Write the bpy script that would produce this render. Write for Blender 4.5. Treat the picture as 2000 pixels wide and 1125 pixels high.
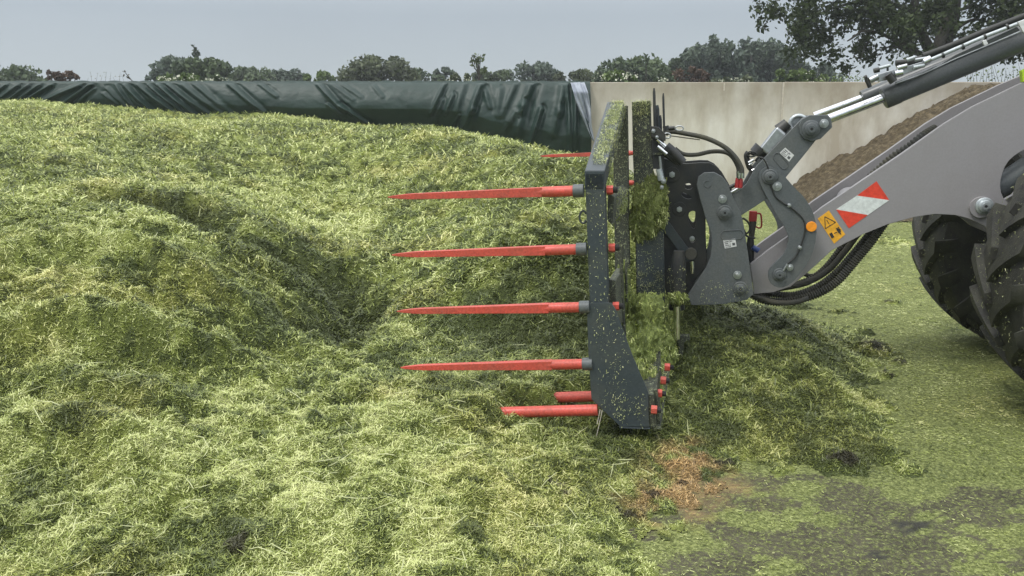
import bpy, bmesh, math, random
import numpy as np
from mathutils import Vector, Matrix, noise as mnoise
from mathutils.geometry import tessellate_polygon
random.seed(7); RNG = np.random.default_rng(7)
for o in list(bpy.data.objects): bpy.data.objects.remove(o)
S = bpy.context.scene; COL = S.collection

# ------------------------------------------------------------------ camera
CAMH, PITCH, FOC = 1.7, math.radians(11.4), 1600.0     # focal length in photo pixels (photo 2000 wide)
cam = bpy.data.cameras.new('camera'); cam.sensor_width = 36; cam.lens = FOC/2000*36
cam.clip_start = .05; cam.clip_end = 3000
co = bpy.data.objects.new('camera', cam); COL.objects.link(co)
co.location = (0, 0, CAMH); co.rotation_euler = (math.pi/2-PITCH, 0, 0); S.camera = co

# ------------------------------------------------------------------ overcast sky
W = bpy.data.worlds.new("World"); S.world = W; W.use_nodes = True
nt = W.node_tree; nt.nodes.clear(); N = nt.nodes.new; L = nt.links.new
out = N('ShaderNodeOutputWorld'); bg = N('ShaderNodeBackground'); L(bg.outputs[0], out.inputs[0])
SUN_EL, SUN_ROT = math.radians(58), math.radians(-125)
sky = N('ShaderNodeTexSky'); sky.sky_type = 'NISHITA'; sky.sun_disc = False
sky.sun_elevation = SUN_EL; sky.sun_rotation = SUN_ROT; sky.dust_density = 4; sky.air_density = 1.5
tc = N('ShaderNodeTexCoord'); sx = N('ShaderNodeSeparateXYZ'); L(tc.outputs['Generated'], sx.inputs[0])
mr = N('ShaderNodeMapRange'); mr.inputs[1].default_value = 0.0; mr.inputs[2].default_value = 1.0
mr.inputs[3].default_value = 0.0; mr.inputs[4].default_value = 1.0; L(sx.outputs[2], mr.inputs[0])
cr = N('ShaderNodeValToRGB'); L(mr.outputs[0], cr.inputs[0])
e = cr.color_ramp.elements
e[0].position = 0.0; e[0].color = (.425, .475, .495, 1)
e[1].position = 1.0; e[1].color = (1.75, 1.80, 1.85, 1)
m = cr.color_ramp.elements.new(.12); m.color = (.335, .385, .435, 1)
m = cr.color_ramp.elements.new(.40); m.color = (.85, .89, .93, 1)
nz = N('ShaderNodeTexNoise'); nz.inputs['Scale'].default_value = 2.2; nz.inputs['Detail'].default_value = 3
L(tc.outputs['Generated'], nz.inputs['Vector'])
mr2 = N('ShaderNodeMapRange'); L(nz.outputs[0], mr2.inputs[0])
mr2.inputs[1].default_value = .3; mr2.inputs[2].default_value = .7; mr2.inputs[3].default_value = 9.4; mr2.inputs[4].default_value = 10.6
vm = N('ShaderNodeVectorMath'); vm.operation = 'SCALE'; L(cr.outputs[0], vm.inputs[0]); L(mr2.outputs[0], vm.inputs['Scale'])
mx = N('ShaderNodeMixRGB'); mx.inputs[0].default_value = .93; L(sky.outputs[0], mx.inputs[1]); L(vm.outputs[0], mx.inputs[2])
L(mx.outputs[0], bg.inputs[0]); bg.inputs[1].default_value = .1

sl = bpy.data.lights.new('sun', 'SUN'); sl.energy = 1.4; sl.angle = math.radians(14); sl.color = (1, .97, .92)
so = bpy.data.objects.new('sun', sl); COL.objects.link(so)
az = SUN_ROT   # compass style: 0 = +Y, clockwise towards +X
sd = Vector((math.sin(az)*math.cos(SUN_EL), math.cos(az)*math.cos(SUN_EL), math.sin(SUN_EL)))
so.rotation_euler = sd.to_track_quat('Z', 'Y').to_euler(); so.location = (-6, -6, 12)
S.view_settings.view_transform = 'Standard'; S.view_settings.look = 'None'
S.view_settings.gamma = 1; S.view_settings.use_curve_mapping = False; S.view_settings.exposure = 0.42
S.cycles.max_bounces = 6; S.cycles.diffuse_bounces = 3; S.cycles.transmission_bounces = 3

# ------------------------------------------------------------------ helpers
CP, SP = math.cos(PITCH), math.sin(PITCH)
YAW = math.radians(11.5)                                  # machine's cross axis against the view
D = Vector((math.sin(YAW), math.cos(YAW), 0))             # across the machine, away from the camera
FW = Vector((-math.cos(YAW), math.sin(YAW), 0))           # the way the machine faces
CAM = Vector((0, 0, CAMH))
def ray(px, py):
    x, y = (px-1000)/FOC, (562.5-py)/FOC
    return Vector((x, CP+y*SP, -SP+y*CP))
def P(px, py, s):                     # point on the vertical plane s metres across the machine
    d = ray(px, py); return CAM+d*(s/d.dot(D))
def PY(px, py, Y):                    # point at distance Y
    d = ray(px, py); return CAM+d*(Y/d.y)
def PZ(px, py, z):                    # point at height z
    d = ray(px, py); return CAM+d*((z-CAMH)/d.z)

def tag(o, label=None, cat=None, group=None, kind=None):
    if label: o['label'] = label
    if cat: o['category'] = cat
    if group: o['group'] = group
    if kind: o['kind'] = kind
    return o
def empty(name, loc):
    o = bpy.data.objects.new(name, None); COL.objects.link(o); o.location = loc; o.empty_display_size = .2; return o
def link(name, me, mat, parent=None, wloc=None):
    """mesh is in world coordinates; when parented it is shifted into the thing's frame"""
    if mat is not None and not me.materials: me.materials.append(mat)
    o = bpy.data.objects.new(name, me); COL.objects.link(o)
    if parent is not None:
        o.parent = parent
        base = Vector((0, 0, 0)); p = parent
        while p is not None: base = base+p.location; p = p.parent
        me.transform(Matrix.Translation(-base))
    return o
def from_bm(name, bm, mat, parent=None, smooth=None, bevel=0, seg=2):
    bmesh.ops.recalc_face_normals(bm, faces=bm.faces)
    me = bpy.data.meshes.new(name); bm.to_mesh(me); bm.free()
    o = link(name, me, mat, parent)
    if smooth is not None:
        me.polygons.foreach_set('use_smooth', [True]*len(me.polygons))
        me.set_sharp_from_angle(angle=math.radians(smooth))
    if bevel:
        b = o.modifiers.new('bevel', 'BEVEL'); b.width = bevel; b.segments = seg; b.limit_method = 'ANGLE'; b.angle_limit = math.radians(40)
    return o
def prism_bm(bm, poly, depth_vec, holes=()):
    loops = [list(poly)]+[list(h) for h in holes]
    loops = [[Vector(p) for p in l] for l in loops]
    dv = Vector(depth_vec)
    n = dv.normalized(); u = n.orthogonal().normalized(); w = n.cross(u)
    fl = [[Vector((p.dot(u), p.dot(w), 0)) for p in l] for l in loops]
    tris = tessellate_polygon(fl)
    A, B = [], []
    for l in loops:
        for p in l: A.append(bm.verts.new(p)); B.append(bm.verts.new(p+dv))
    for t in tris:
        try: bm.faces.new([A[i] for i in t])
        except ValueError: pass
        try: bm.faces.new([B[i] for i in reversed(t)])
        except ValueError: pass
    k = 0
    for l in loops:
        n_ = len(l)
        for i in range(n_):
            j = (i+1) % n_
            bm.faces.new((A[k+i], A[k+j], B[k+j], B[k+i]))
        k += n_
    bmesh.ops.dissolve_limit(bm, angle_limit=.01, verts=bm.verts, edges=bm.edges)
def plate(name, pts, s, th, mat, parent, holes=(), bevel=.003):
    bm = bmesh.new()
    prism_bm(bm, [P(x, y, s) for x, y in pts], D*th, [[P(x, y, s) for x, y in h] for h in holes])
    return from_bm(name, bm, mat, parent, bevel=bevel)
def smooth_poly(pts, it=2):
    for _ in range(it):
        q = []
        for i in range(len(pts)):
            a, b = pts[i], pts[(i+1) % len(pts)]
            q += [(a[0]*.75+b[0]*.25, a[1]*.75+b[1]*.25), (a[0]*.25+b[0]*.75, a[1]*.25+b[1]*.75)]
        pts = q
    return pts
def spline(pts, n=8):
    pts = [Vector(p) for p in pts]; r = []
    for i in range(len(pts)-1):
        p0 = pts[max(i-1, 0)]; p1 = pts[i]; p2 = pts[i+1]; p3 = pts[min(i+2, len(pts)-1)]
        for k in range(n):
            t = k/n
            r.append(.5*((2*p1)+(p2-p0)*t+(2*p0-5*p1+4*p2-p3)*t*t+(3*p1-p0-3*p2+p3)*t**3))
    r.append(pts[-1]); return r
def tube_bm(bm, pts, rad, n=10, caps=True, rot=0.0):
    pts = [Vector(p) for p in pts]
    if not hasattr(rad, '__len__'): rad = [rad]*len(pts)
    t = (pts[1]-pts[0]).normalized(); u = t.orthogonal().normalized()
    up = Vector((0, 0, 1))
    if abs(t.dot(up)) < .9: u = (up-t*up.dot(t)).normalized()
    rings = []
    for i, p in enumerate(pts):
        if i == 0: tt = pts[1]-pts[0]
        elif i == len(pts)-1: tt = pts[-1]-pts[-2]
        else: tt = pts[i+1]-pts[i-1]
        tt.normalize(); u = (u-tt*u.dot(tt)).normalized(); v = tt.cross(u)
        rings.append([bm.verts.new(p+(u*math.cos(rot+2*math.pi*k/n)+v*math.sin(rot+2*math.pi*k/n))*max(rad[i], 1e-4)) for k in range(n)])
    for a, b in zip(rings, rings[1:]):
        for k in range(n): bm.faces.new((a[k], a[(k+1) % n], b[(k+1) % n], b[k]))
    if caps:
        bm.faces.new(rings[0][::-1]); bm.faces.new(rings[-1])
def tube(name, pts, rad, mat, parent=None, n=10, smooth=50, rot=0.0, bevel=0):
    bm = bmesh.new(); tube_bm(bm, pts, rad, n, rot=rot); return from_bm(name, bm, mat, parent, smooth=smooth, bevel=bevel)
def box_bm(bm, o, a, b, c):
    o, a, b, c = map(Vector, (o, a, b, c))
    v = [bm.verts.new(o+a*i+b*j+c*k) for k in (0, 1) for j in (0, 1) for i in (0, 1)]
    for f in ((0, 2, 3, 1), (4, 5, 7, 6), (0, 1, 5, 4), (2, 6, 7, 3), (0, 4, 6, 2), (1, 3, 7, 5)): bm.faces.new([v[i] for i in f])
def cyl_along(name, c, axis, length, r, mat, parent, n=24, smooth=40, bevel=.002):
    c = Vector(c); bm = bmesh.new(); tube_bm(bm, [c, c+axis*length], r, n)
    return from_bm(name, bm, mat, parent, smooth=smooth, bevel=bevel)
def bolt(px, py, s, rpx, mat, parent, name='bolt', proud=.018, washer=None):
    """domed bolt head standing off a plate whose face is at s"""
    r = rpx/FOC*s; c = P(px, py, s); bm = bmesh.new()
    tube_bm(bm, [c+D*.004, c-D*.006], r, 20)
    tube_bm(bm, [c-D*.006, c-D*proud], r*.74, 6)
    tube_bm(bm, [c-D*proud, c-D*(proud+.004)], [r*.5, r*.42], 16)
    o = from_bm(name, bm, mat, parent, smooth=40, bevel=.001); return o
def boss(px, py, s, rpx, mat, dark, parent):
    c = P(px, py, s); f = s/FOC; bm = bmesh.new()
    tube_bm(bm, [c+D*.005, c-D*.012, c-D*.015], [rpx*f, rpx*f, rpx*.93*f], 32)
    tube_bm(bm, [c-D*.015, c-D*.028, c-D*.031], [rpx*.72*f, rpx*.70*f, rpx*.62*f], 28)
    tube_bm(bm, [c-D*.031, c-D*.038], [rpx*.42*f, rpx*.40*f], 20)
    o = from_bm('pin_boss', bm, mat, parent, smooth=40)
    cyl_along('grease_hole', c-D*.0375, -D, .0015, rpx*.17*f, dark, o, 12, bevel=0)
    return o

# value noise in numpy
PERM = RNG.random((256, 256)).astype(np.float32)
def vnoise(x, y, seed=0):
    x = x+seed*17.31; y = y+seed*9.77
    xi = np.floor(x).astype(int); yi = np.floor(y).astype(int); fx = x-xi; fy = y-yi
    fx = fx*fx*fx*(fx*(fx*6-15)+10); fy = fy*fy*fy*(fy*(fy*6-15)+10)
    g = lambda a, b: PERM[a & 255, b & 255]
    return (g(xi, yi)*(1-fx)+g(xi+1, yi)*fx)*(1-fy)+(g(xi, yi+1)*(1-fx)+g(xi+1, yi+1)*fx)*fy*1.0
def fbm(x, y, seed=0, oct=4, gain=.5, rot=.6):
    a = 1; s = 0; t = 0
    c_, s_ = math.cos(rot), math.sin(rot)
    for o in range(oct):
        s = s+a*vnoise(x, y, seed+o); t += a; a *= gain
        x, y = 2.03*(x*c_-y*s_), 2.03*(x*s_+y*c_)
    return s/t

def np_mesh(name, verts, faces, col=None, smooth=False):
    """faces: (n,k) array of equal-size faces"""
    me = bpy.data.meshes.new(name); nf, k = faces.shape
    me.vertices.add(len(verts)); me.vertices.foreach_set('co', verts.astype(np.float32).ravel())
    me.loops.add(nf*k); me.loops.foreach_set('vertex_index', faces.astype(np.int32).ravel())
    me.polygons.add(nf); me.polygons.foreach_set('loop_start', (np.arange(nf)*k).astype(np.int32))
    if smooth: me.polygons.foreach_set('use_smooth', np.ones(nf, bool))
    if col is not None:
        a = me.color_attributes.new('Col', 'FLOAT_COLOR', 'POINT')
        c = np.ones((len(verts), 4), np.float32); c[:, :col.shape[1]] = col
        a.data.foreach_set('color', c.ravel())
    me.update(calc_edges=True); return me

# ------------------------------------------------------------------ materials
def mat_new(name):
    m = bpy.data.materials.new(name); m.use_nodes = True; nt = m.node_tree
    b = nt.nodes['Principled BSDF']; return m, nt, b
def setc(b, c, rough=.6, metal=0, spec=.5):
    b.inputs['Base Color'].default_value = (*c, 1); b.inputs['Roughness'].default_value = rough
    b.inputs['Metallic'].default_value = metal; b.inputs['Specular IOR Level'].default_value = spec
def noise_node(nt, scale, detail=5, rough=.6, vec=None, dist=0):
    n = nt.nodes.new('ShaderNodeTexNoise'); n.inputs['Scale'].default_value = scale
    n.inputs['Detail'].default_value = detail; n.inputs['Roughness'].default_value = rough; n.inputs['Distortion'].default_value = dist
    if vec is not None: nt.links.new(vec, n.inputs['Vector'])
    return n
def ramp(nt, fac, stops):
    r = nt.nodes.new('ShaderNodeValToRGB'); nt.links.new(fac, r.inputs[0])
    el = r.color_ramp.elements
    el[0].position, el[0].color = stops[0][0], (*stops[0][1], 1)
    el[1].position, el[1].color = stops[-1][0], (*stops[-1][1], 1)
    for p, c in stops[1:-1]: q = el.new(p); q.color = (*c, 1)
    return r
def bump(nt, b, h, strength=.3, dist=.01):
    n = nt.nodes.new('ShaderNodeBump'); n.inputs['Strength'].default_value = strength; n.inputs['Distance'].default_value = dist
    nt.links.new(h, n.inputs['Height']); nt.links.new(n.outputs[0], b.inputs['Normal']); return n
def geo_pos(nt): return nt.nodes.new('ShaderNodeNewGeometry').outputs['Position']
def mixc(nt, fac, a, b_):
    m = nt.nodes.new('ShaderNodeMix'); m.data_type = 'RGBA'
    for s, v in ((0, fac), (6, a), (7, b_)):
        if hasattr(v, 'links'): nt.links.new(v, m.inputs[s])
        else: m.inputs[s].default_value = v if s == 0 else (*v, 1)
    return m.outputs[2]

def paint(name, c, rough=.45, specks=.0, dirt=.25, metal=0, dirtcol=(.11, .10, .06), speckcol=(.30, .36, .15), speckscale=55, grain=1.0):
    """machine paint with soft dirt film and stuck grass clippings"""
    m, nt, b = mat_new(name); setc(b, c, rough, metal)
    pos = geo_pos(nt)
    n1 = noise_node(nt, 6, 6, .65, pos); f = ramp(nt, n1.outputs[0], [(.42, (0,)*3), (.75, (dirt,)*3)])
    colr = mixc(nt, f.outputs[0], c, dirtcol)
    n3 = noise_node(nt, 90, 3, .5, pos)
    v = ramp(nt, n3.outputs[0], [(.3, (1-.18*grain,)*3), (.7, (1+.12*grain,)*3)])
    mm = nt.nodes.new('ShaderNodeMix'); mm.data_type = 'RGBA'; mm.blend_type = 'MULTIPLY'; mm.inputs[0].default_value = 1
    nt.links.new(colr, mm.inputs[6]); nt.links.new(v.outputs[0], mm.inputs[7]); colr = mm.outputs[2]
    if specks > 0:
        n2 = noise_node(nt, speckscale, 4, .75, pos, 1.2)
        g = ramp(nt, n2.outputs[0], [(.70-specks*.25, (0,)*3), (.72-specks*.25, (1,)*3)])
        colr = mixc(nt, g.outputs[0], colr, speckcol)
    nt.links.new(colr, b.inputs['Base Color'])
    rr = ramp(nt, n1.outputs[0], [(.3, (rough*.85,)*3), (.7, (min(1, rough*1.4),)*3)]); nt.links.new(rr.outputs[0], b.inputs['Roughness'])
    bump(nt, b, n3.outputs[0], .12*grain, .002)
    return m
def flat(name, c, rough=.5, metal=0, spec=.5):
    m, nt, b = mat_new(name); setc(b, c, rough, metal, spec)
    pos = geo_pos(nt); n = noise_node(nt, 40, 4, .6, pos)
    r = ramp(nt, n.outputs[0], [(.3, tuple(x*.8 for x in c)), (.7, tuple(min(1, x*1.15) for x in c))]); nt.links.new(r.outputs[0], b.inputs['Base Color'])
    return m
M = {}
M['anthracite'] = paint('anthracite_paint', (.088, .100, .104), .45, .0, .30, dirtcol=(.15, .145, .11))
M['fork'] = paint('fork_paint', (.038, .050, .058), .42, .10, .40, speckcol=(.22, .24, .16), speckscale=70, dirtcol=(.09, .095, .06))
M['grassy'] = paint('fork_paint_under_grass', (.035, .040, .032), .75, .50, .8, speckscale=60, speckcol=(.27, .30, .17), dirtcol=(.07, .075, .04))
M['black'] = paint('black_paint', (.018, .020, .022), .38, .0, .3)
M['arm'] = paint('light_grey_paint', (.265, .255, .26), .5, .0, .16, grain=.25, dirtcol=(.17, .16, .13))
M['red'] = paint('red_paint', (.56, .078, .054), .42, .06, .55, dirtcol=(.22, .075, .04), speckcol=(.16, .09, .05), speckscale=45, grain=1.3)
M['chrome'] = flat('chrome', (.75, .76, .78), .12, 1)
M['zinc'] = flat('zinc', (.42, .44, .45), .35, .9)
M['steelpaint'] = paint('pale_metal_paint', (.46, .50, .51), .25, 0, .06, metal=.5)
M['barrel'] = paint('barrel_paint', (.075, .082, .084), .33, 0, .12)
M['hose'] = flat('black_hose', (.022, .023, .020), .55)
M['hosegr'] = paint('dusty_hose', (.05, .05, .042), .7, 0, .6)
M['orange'] = flat('orange_reflector', (.85, .30, .02), .3)
M['dark'] = flat('dark_hole', (.01, .01, .01), .8)
M['sticker'] = flat('sticker_white', (.62, .63, .62), .45)
M['ink'] = flat('print_black', (.03, .03, .03), .5)
M['yellow'] = flat('sticker_yellow', (.83, .42, .03), .42)
M['refred'] = flat('sticker_red', (.70, .06, .03), .35)
M['refwhite'] = flat('sticker_reflective_white', (.66, .70, .68), .35)
M['limegreen'] = flat('lime_green_paint', (.42, .62, .03), .4)
M['redcap'] = flat('red_coupler', (.30, .02, .02), .4)
M['blue'] = flat('blue_coupler', (.03, .06, .2), .4)

def foliage_mat(name, rough=.6, trans=.25, spec=.3, var=.0):
    m, nt, b = mat_new(name); setc(b, (.1, .1, .1), rough, 0, spec)
    a = nt.nodes.new('ShaderNodeAttribute'); a.attribute_name = 'Col'
    nt.links.new(a.outputs['Color'], b.inputs['Base Color'])
    t = nt.nodes.new('ShaderNodeBsdfTranslucent'); nt.links.new(a.outputs['Color'], t.inputs[0])
    ms = nt.nodes.new('ShaderNodeMixShader'); ms.inputs[0].default_value = trans
    o = nt.nodes['Material Output']
    nt.links.new(b.outputs[0], ms.inputs[1]); nt.links.new(t.outputs[0], ms.inputs[2]); nt.links.new(ms.outputs[0], o.inputs[0])
    return m
M['blade'] = foliage_mat('chopped_grass_blade', .45, .22, .5)
M['leaf'] = foliage_mat('tree_leaf', .55, .2, .3)
m, nt, b = mat_new('grass_heap_surface'); setc(b, (.1, .1, .1), .75, 0, .3)
a = nt.nodes.new('ShaderNodeAttribute'); a.attribute_name = 'Col'; pos = geo_pos(nt)
n = noise_node(nt, 60, 6, .8, pos, 1.5); r = ramp(nt, n.outputs[0], [(.3, (.35,)*3), (.5, (.85,)*3), (.72, (1.5,)*3)])
mm = nt.nodes.new('ShaderNodeMix'); mm.data_type = 'RGBA'; mm.blend_type = 'MULTIPLY'; mm.inputs[0].default_value = 1
nt.links.new(a.outputs['Color'], mm.inputs[6]); nt.links.new(r.outputs[0], mm.inputs[7]); nt.links.new(mm.outputs[2], b.inputs['Base Color'])
bump(nt, b, n.outputs[0], .9, .02); M['heap'] = m
m, nt, b = mat_new('bark'); setc(b, (.045, .04, .032), .9)
n = noise_node(nt, 14, 6, .7, geo_pos(nt)); r = ramp(nt, n.outputs[0], [(.3, (.02, .018, .015)), (.7, (.075, .07, .055))]); nt.links.new(r.outputs[0], b.inputs['Base Color']); bump(nt, b, n.outputs[0], .6, .03); M['bark'] = m
m, nt, b = mat_new('soil'); setc(b, (.1, .06, .03), .95, 0, .2)
n = noise_node(nt, 9, 9, .75, geo_pos(nt)); r = ramp(nt, n.outputs[0], [(.3, (.028, .021, .013)), (.5, (.095, .074, .043)), (.68, (.20, .16, .10))]); nt.links.new(r.outputs[0], b.inputs['Base Color']); bump(nt, b, n.outputs[0], 1, .06); M['soil'] = m

# concrete wall
m, nt, b = mat_new('wall_concrete'); setc(b, (.4, .38, .33), .85, 0, .3)
pos = geo_pos(nt); mp = nt.nodes.new('ShaderNodeMapping'); mp.inputs['Scale'].default_value = (1, 1, .35); nt.links.new(pos, mp.inputs[0])
n = noise_node(nt, 1.3, 8, .62, mp.outputs[0]); r = ramp(nt, n.outputs[0], [(.30, (.42, .37, .29)), (.5, (.60, .565, .485)), (.68, (.74, .72, .66))])
sp = nt.nodes.new('ShaderNodeSeparateXYZ'); nt.links.new(pos, sp.inputs[0])
n2 = noise_node(nt, 1.7, 5, .6, pos)
ad = nt.nodes.new('ShaderNodeMath'); ad.operation = 'MULTIPLY_ADD'; nt.links.new(n2.outputs[0], ad.inputs[0]); ad.inputs[1].default_value = 1.5; nt.links.new(sp.outputs[2], ad.inputs[2])
st = ramp(nt, ad.outputs[0], [(.0, (0,)*3), (1, (1,)*3)])
mrr = nt.nodes.new('ShaderNodeMapRange'); nt.links.new(ad.outputs[0], mrr.inputs[0]); mrr.inputs[1].default_value = 2.35; mrr.inputs[2].default_value = 3.45; mrr.inputs[3].default_value = 0; mrr.inputs[4].default_value = .62
c1 = mixc(nt, mrr.outputs[0], r.outputs[0], (.22, .175, .12))
n4 = noise_node(nt, 5, 7, .8, mp.outputs[0], .8); r4 = ramp(nt, n4.outputs[0], [(.62, (0,)*3), (.78, (.4,)*3)])
c2 = mixc(nt, r4.outputs[0], c1, (.20, .16, .11))
nt.links.new(c2, b.inputs['Base Color']); n3 = noise_node(nt, 30, 5, .6, pos); bump(nt, b, n3.outputs[0], .2, .01); M['wall'] = m
M['joint'] = flat('joint_filler', (.55, .50, .42), .9)
# tarpaulin
m, nt, b = mat_new('green_tarpaulin'); setc(b, (.03, .065, .052), .5, 0, .42)
n = noise_node(nt, 2.2, 6, .6, geo_pos(nt)); r = ramp(nt, n.outputs[0], [(.3, (.008, .024, .018)), (.7, (.015, .037, .029))]); nt.links.new(r.outputs[0], b.inputs['Base Color'])
n = noise_node(nt, 9, 4, .6, geo_pos(nt)); bump(nt, b, n.outputs[0], .25, .04); M['tarp'] = m
m, nt, b = mat_new('tarpaulin_underside'); setc(b, (.36, .39, .44), .5)
n = noise_node(nt, 3, 5, .6, geo_pos(nt)); r = ramp(nt, n.outputs[0], [(.3, (.20, .225, .27)), (.7, (.33, .36, .41))]); nt.links.new(r.outputs[0], b.inputs['Base Color']); M['tarpgrey'] = m
# yard
m, nt, b = mat_new('yard_concrete_with_mashed_grass'); setc(b, (.1, .1, .1), .8, 0, .22)
pos = geo_pos(nt); a = nt.nodes.new('ShaderNodeAttribute'); a.attribute_name = 'Col'
spc = nt.nodes.new('ShaderNodeSeparateColor'); nt.links.new(a.outputs['Color'], spc.inputs[0])
n = noise_node(nt, 42, 9, .80, pos, .6)
ad = nt.nodes.new('ShaderNodeMath'); ad.operation = 'ADD'; nt.links.new(spc.outputs[0], ad.inputs[0]); nt.links.new(n.outputs[0], ad.inputs[1])
cov = nt.nodes.new('ShaderNodeMapRange'); nt.links.new(ad.outputs[0], cov.inputs[0]); cov.inputs[1].default_value = .53; cov.inputs[2].default_value = .66
nb = noise_node(nt, 120, 5, .8, pos, .5)
nb.inputs['Scale'].default_value = 55; gr = ramp(nt, nb.outputs[0], [(.30, (.030, .038, .014)), (.48, (.125, .145, .045)), (.66, (.33, .36, .14))])
nc = noise_node(nt, 3, 7, .7, pos); cc = ramp(nt, nc.outputs[0], [(.3, (.034, .031, .021)), (.7, (.095, .086, .058))])
c1 = mixc(nt, cov.outputs[0], cc.outputs[0], gr.outputs[0])
c2 = mixc(nt, spc.outputs[1], c1, (.38, .25, .11)); c3 = mixc(nt, spc.outputs[2], c2, (.04, .04, .032))
nt.links.new(c3, b.inputs['Base Color']); nn = noise_node(nt, 90, 6, .7, pos); bump(nt, b, nn.outputs[0], .6, .012)
rr = nt.nodes.new('ShaderNodeMapRange'); nt.links.new(cov.outputs[0], rr.inputs[0]); rr.inputs[3].default_value = .68; rr.inputs[4].default_value = .85; nt.links.new(rr.outputs[0], b.inputs['Roughness']); M['yard'] = m
m, nt, b = mat_new('field_grass'); setc(b, (.08, .1, .04), .9)
n = noise_node(nt, .6, 8, .7, geo_pos(nt)); r = ramp(nt, n.outputs[0], [(.3, (.05, .075, .025)), (.7, (.10, .13, .045))]); nt.links.new(r.outputs[0], b.inputs['Base Color']); M['field'] = m
# tyre
m, nt, b = mat_new('muddy_tyre_rubber'); setc(b, (.02, .02, .02), .7)
pos = geo_pos(nt); n = noise_node(nt, 7, 7, .7, pos); n2 = noise_node(nt, 60, 4, .7, pos, 1)
f1 = ramp(nt, n.outputs[0], [(.36, (0,)*3), (.6, (.8,)*3)]); c1 = mixc(nt, f1.outputs[0], (.013, .013, .011), (.045, .045, .030))
f2 = ramp(nt, n2.outputs[0], [(.66, (0,)*3), (.69, (1,)*3)]); c2 = mixc(nt, f2.outputs[0], c1, (.16, .19, .07))
nt.links.new(c2, b.inputs['Base Color']); bump(nt, b, n2.outputs[0], .5, .01); M['tyre'] = m

# ------------------------------------------------------------------ heap height field from control points
ctrl = []
def cz(px, py, z): p = PZ(px, py, z); ctrl.append((p.x, p.y, z))
def cy(px, py, Y): p = PY(px, py, Y); ctrl.append((p.x, p.y, p.z))
def col_(px, zs, ys):
    for py, z in zs: cz(px, py, z)
    for py, Y in ys: cy(px, py, Y)
col_(-350, [(1125, .18), (1000, .28), (860, .4)], [(700, 3.95), (600, 4.3), (500, 4.9), (400, 6.2), (290, 9), (215, 13), (180, 18.6)])
col_(0, [(1125, .15), (1000, .25), (860, .34)], [(700, 4.0), (600, 4.35), (500, 5.0), (400, 6.4), (300, 9), (240, 13), (195, 18.6)])
col_(200, [(1125, .15), (1000, .25), (880, .33)], [(720, 4.05), (600, 4.5), (500, 5.2), (400, 6.9), (300, 10), (212, 18.2)])
col_(400, [(1125, .14), (1000, .22), (900, .28), (790, .32)], [(700, 4.35), (600, 4.85), (500, 5.6), (390, 7.6), (300, 11), (234, 17.2)])
col_(570, [(1125, .12), (1000, .20), (850, .28)], [(700, 4.75), (600, 5.5), (520, 6.2), (420, 8.2), (320, 11), (240, 16.2)])
col_(720, [(1125, .12), (1000, .19), (850, .26), (780, .27)], [(700, 4.9), (620, 5.8), (550, 6.5), (450, 8), (350, 10.5), (250, 14.7)])
col_(880, [(1125, .11), (1000, .18), (880, .24), (805, .265)], [(700, 4.85), (600, 5.7), (480, 6.8), (380, 8.8), (262, 12.2)])
col_(1000, [(1125, .08), (1000, .14), (870, .18), (810, .19)], [(700, 4.9), (640, 5.25), (560, 5.6), (480, 6.1), (430, 6.8), (350, 8.5), (284, 10.4)])
col_(1090, [(1125, .05), (1000, .09), (900, .13), (850, .14)], [(750, 4.6), (650, 5.15), (520, 5.8), (420, 6.8), (340, 8.2), (300, 9.2)])
col_(1230, [(1125, .015), (1000, .04), (900, .08), (850, .10)], [(720, 4.75), (620, 5.5), (520, 6.0), (420, 7.2), (345, 8.6)])
col_(1330, [(1050, .0), (930, .03), (860, .08)], [(750, 4.75), (650, 5.35), (590, 5.75)])
col_(1450, [(1050, 0), (930, .005), (880, .04), (800, .13), (720, .24)], [(640, 5.6), (598, 6.1)])
col_(1560, [(1000, 0), (930, .005), (860, .06), (780, .14), (700, .22), (640, .27), (612, .24)], [])
col_(1650, [(1000, 0), (900, .01), (830, .05), (740, .06), (680, .05), (630, .0)], [])
col_(1760, [(1100, 0), (930, .0), (800, .0), (700, .0), (620, 0), (560, 0)], [])
for X, Y, z in ((1.7, 6.5, .35), (2.2, 6.6, .1), (3, 6.6, 0), (2.3, 7.6, .02), (2.5, 8.6, 0), (1.9, 8.4, .35), (3.2, 10, 0), (2.0, 11.5, .35), (3, 13, 0), (2.2, 15, .1), (3.2, 18, 0), (5, 8, 0), (5, 12, 0), (6, 17, 0), (9, 12, 0), (9, 18, 0),
                (4, 4.5, 0), (3.2, 3.2, 0), (2.2, 2.3, 0), (1, 2, 0), (4, 6, 0), (0, 2.0, .03), (-1.5, 2.0, .06), (-3, 2.2, .1), (.7, 14.5, .95), (0.4, 18.6, .9), (1.4, 18.6, .35), (-2, 18.6, 1.45), (-5, 18.6, 1.85)):
    ctrl.append((X, Y, z))
CT = np.array(ctrl)
def tps_k(r2): return .5*r2*np.log(r2+1e-9)
nC = len(CT)
Kx = tps_k((CT[:, None, 0]-CT[None, :, 0])**2+(CT[:, None, 1]-CT[None, :, 1])**2)+np.eye(nC)*.004
Pm = np.c_[np.ones(nC), CT[:, :2]]
Am = np.block([[Kx, Pm], [Pm.T, np.zeros((3, 3))]])
sol = np.linalg.solve(Am, np.r_[CT[:, 2], 0, 0, 0])
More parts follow.
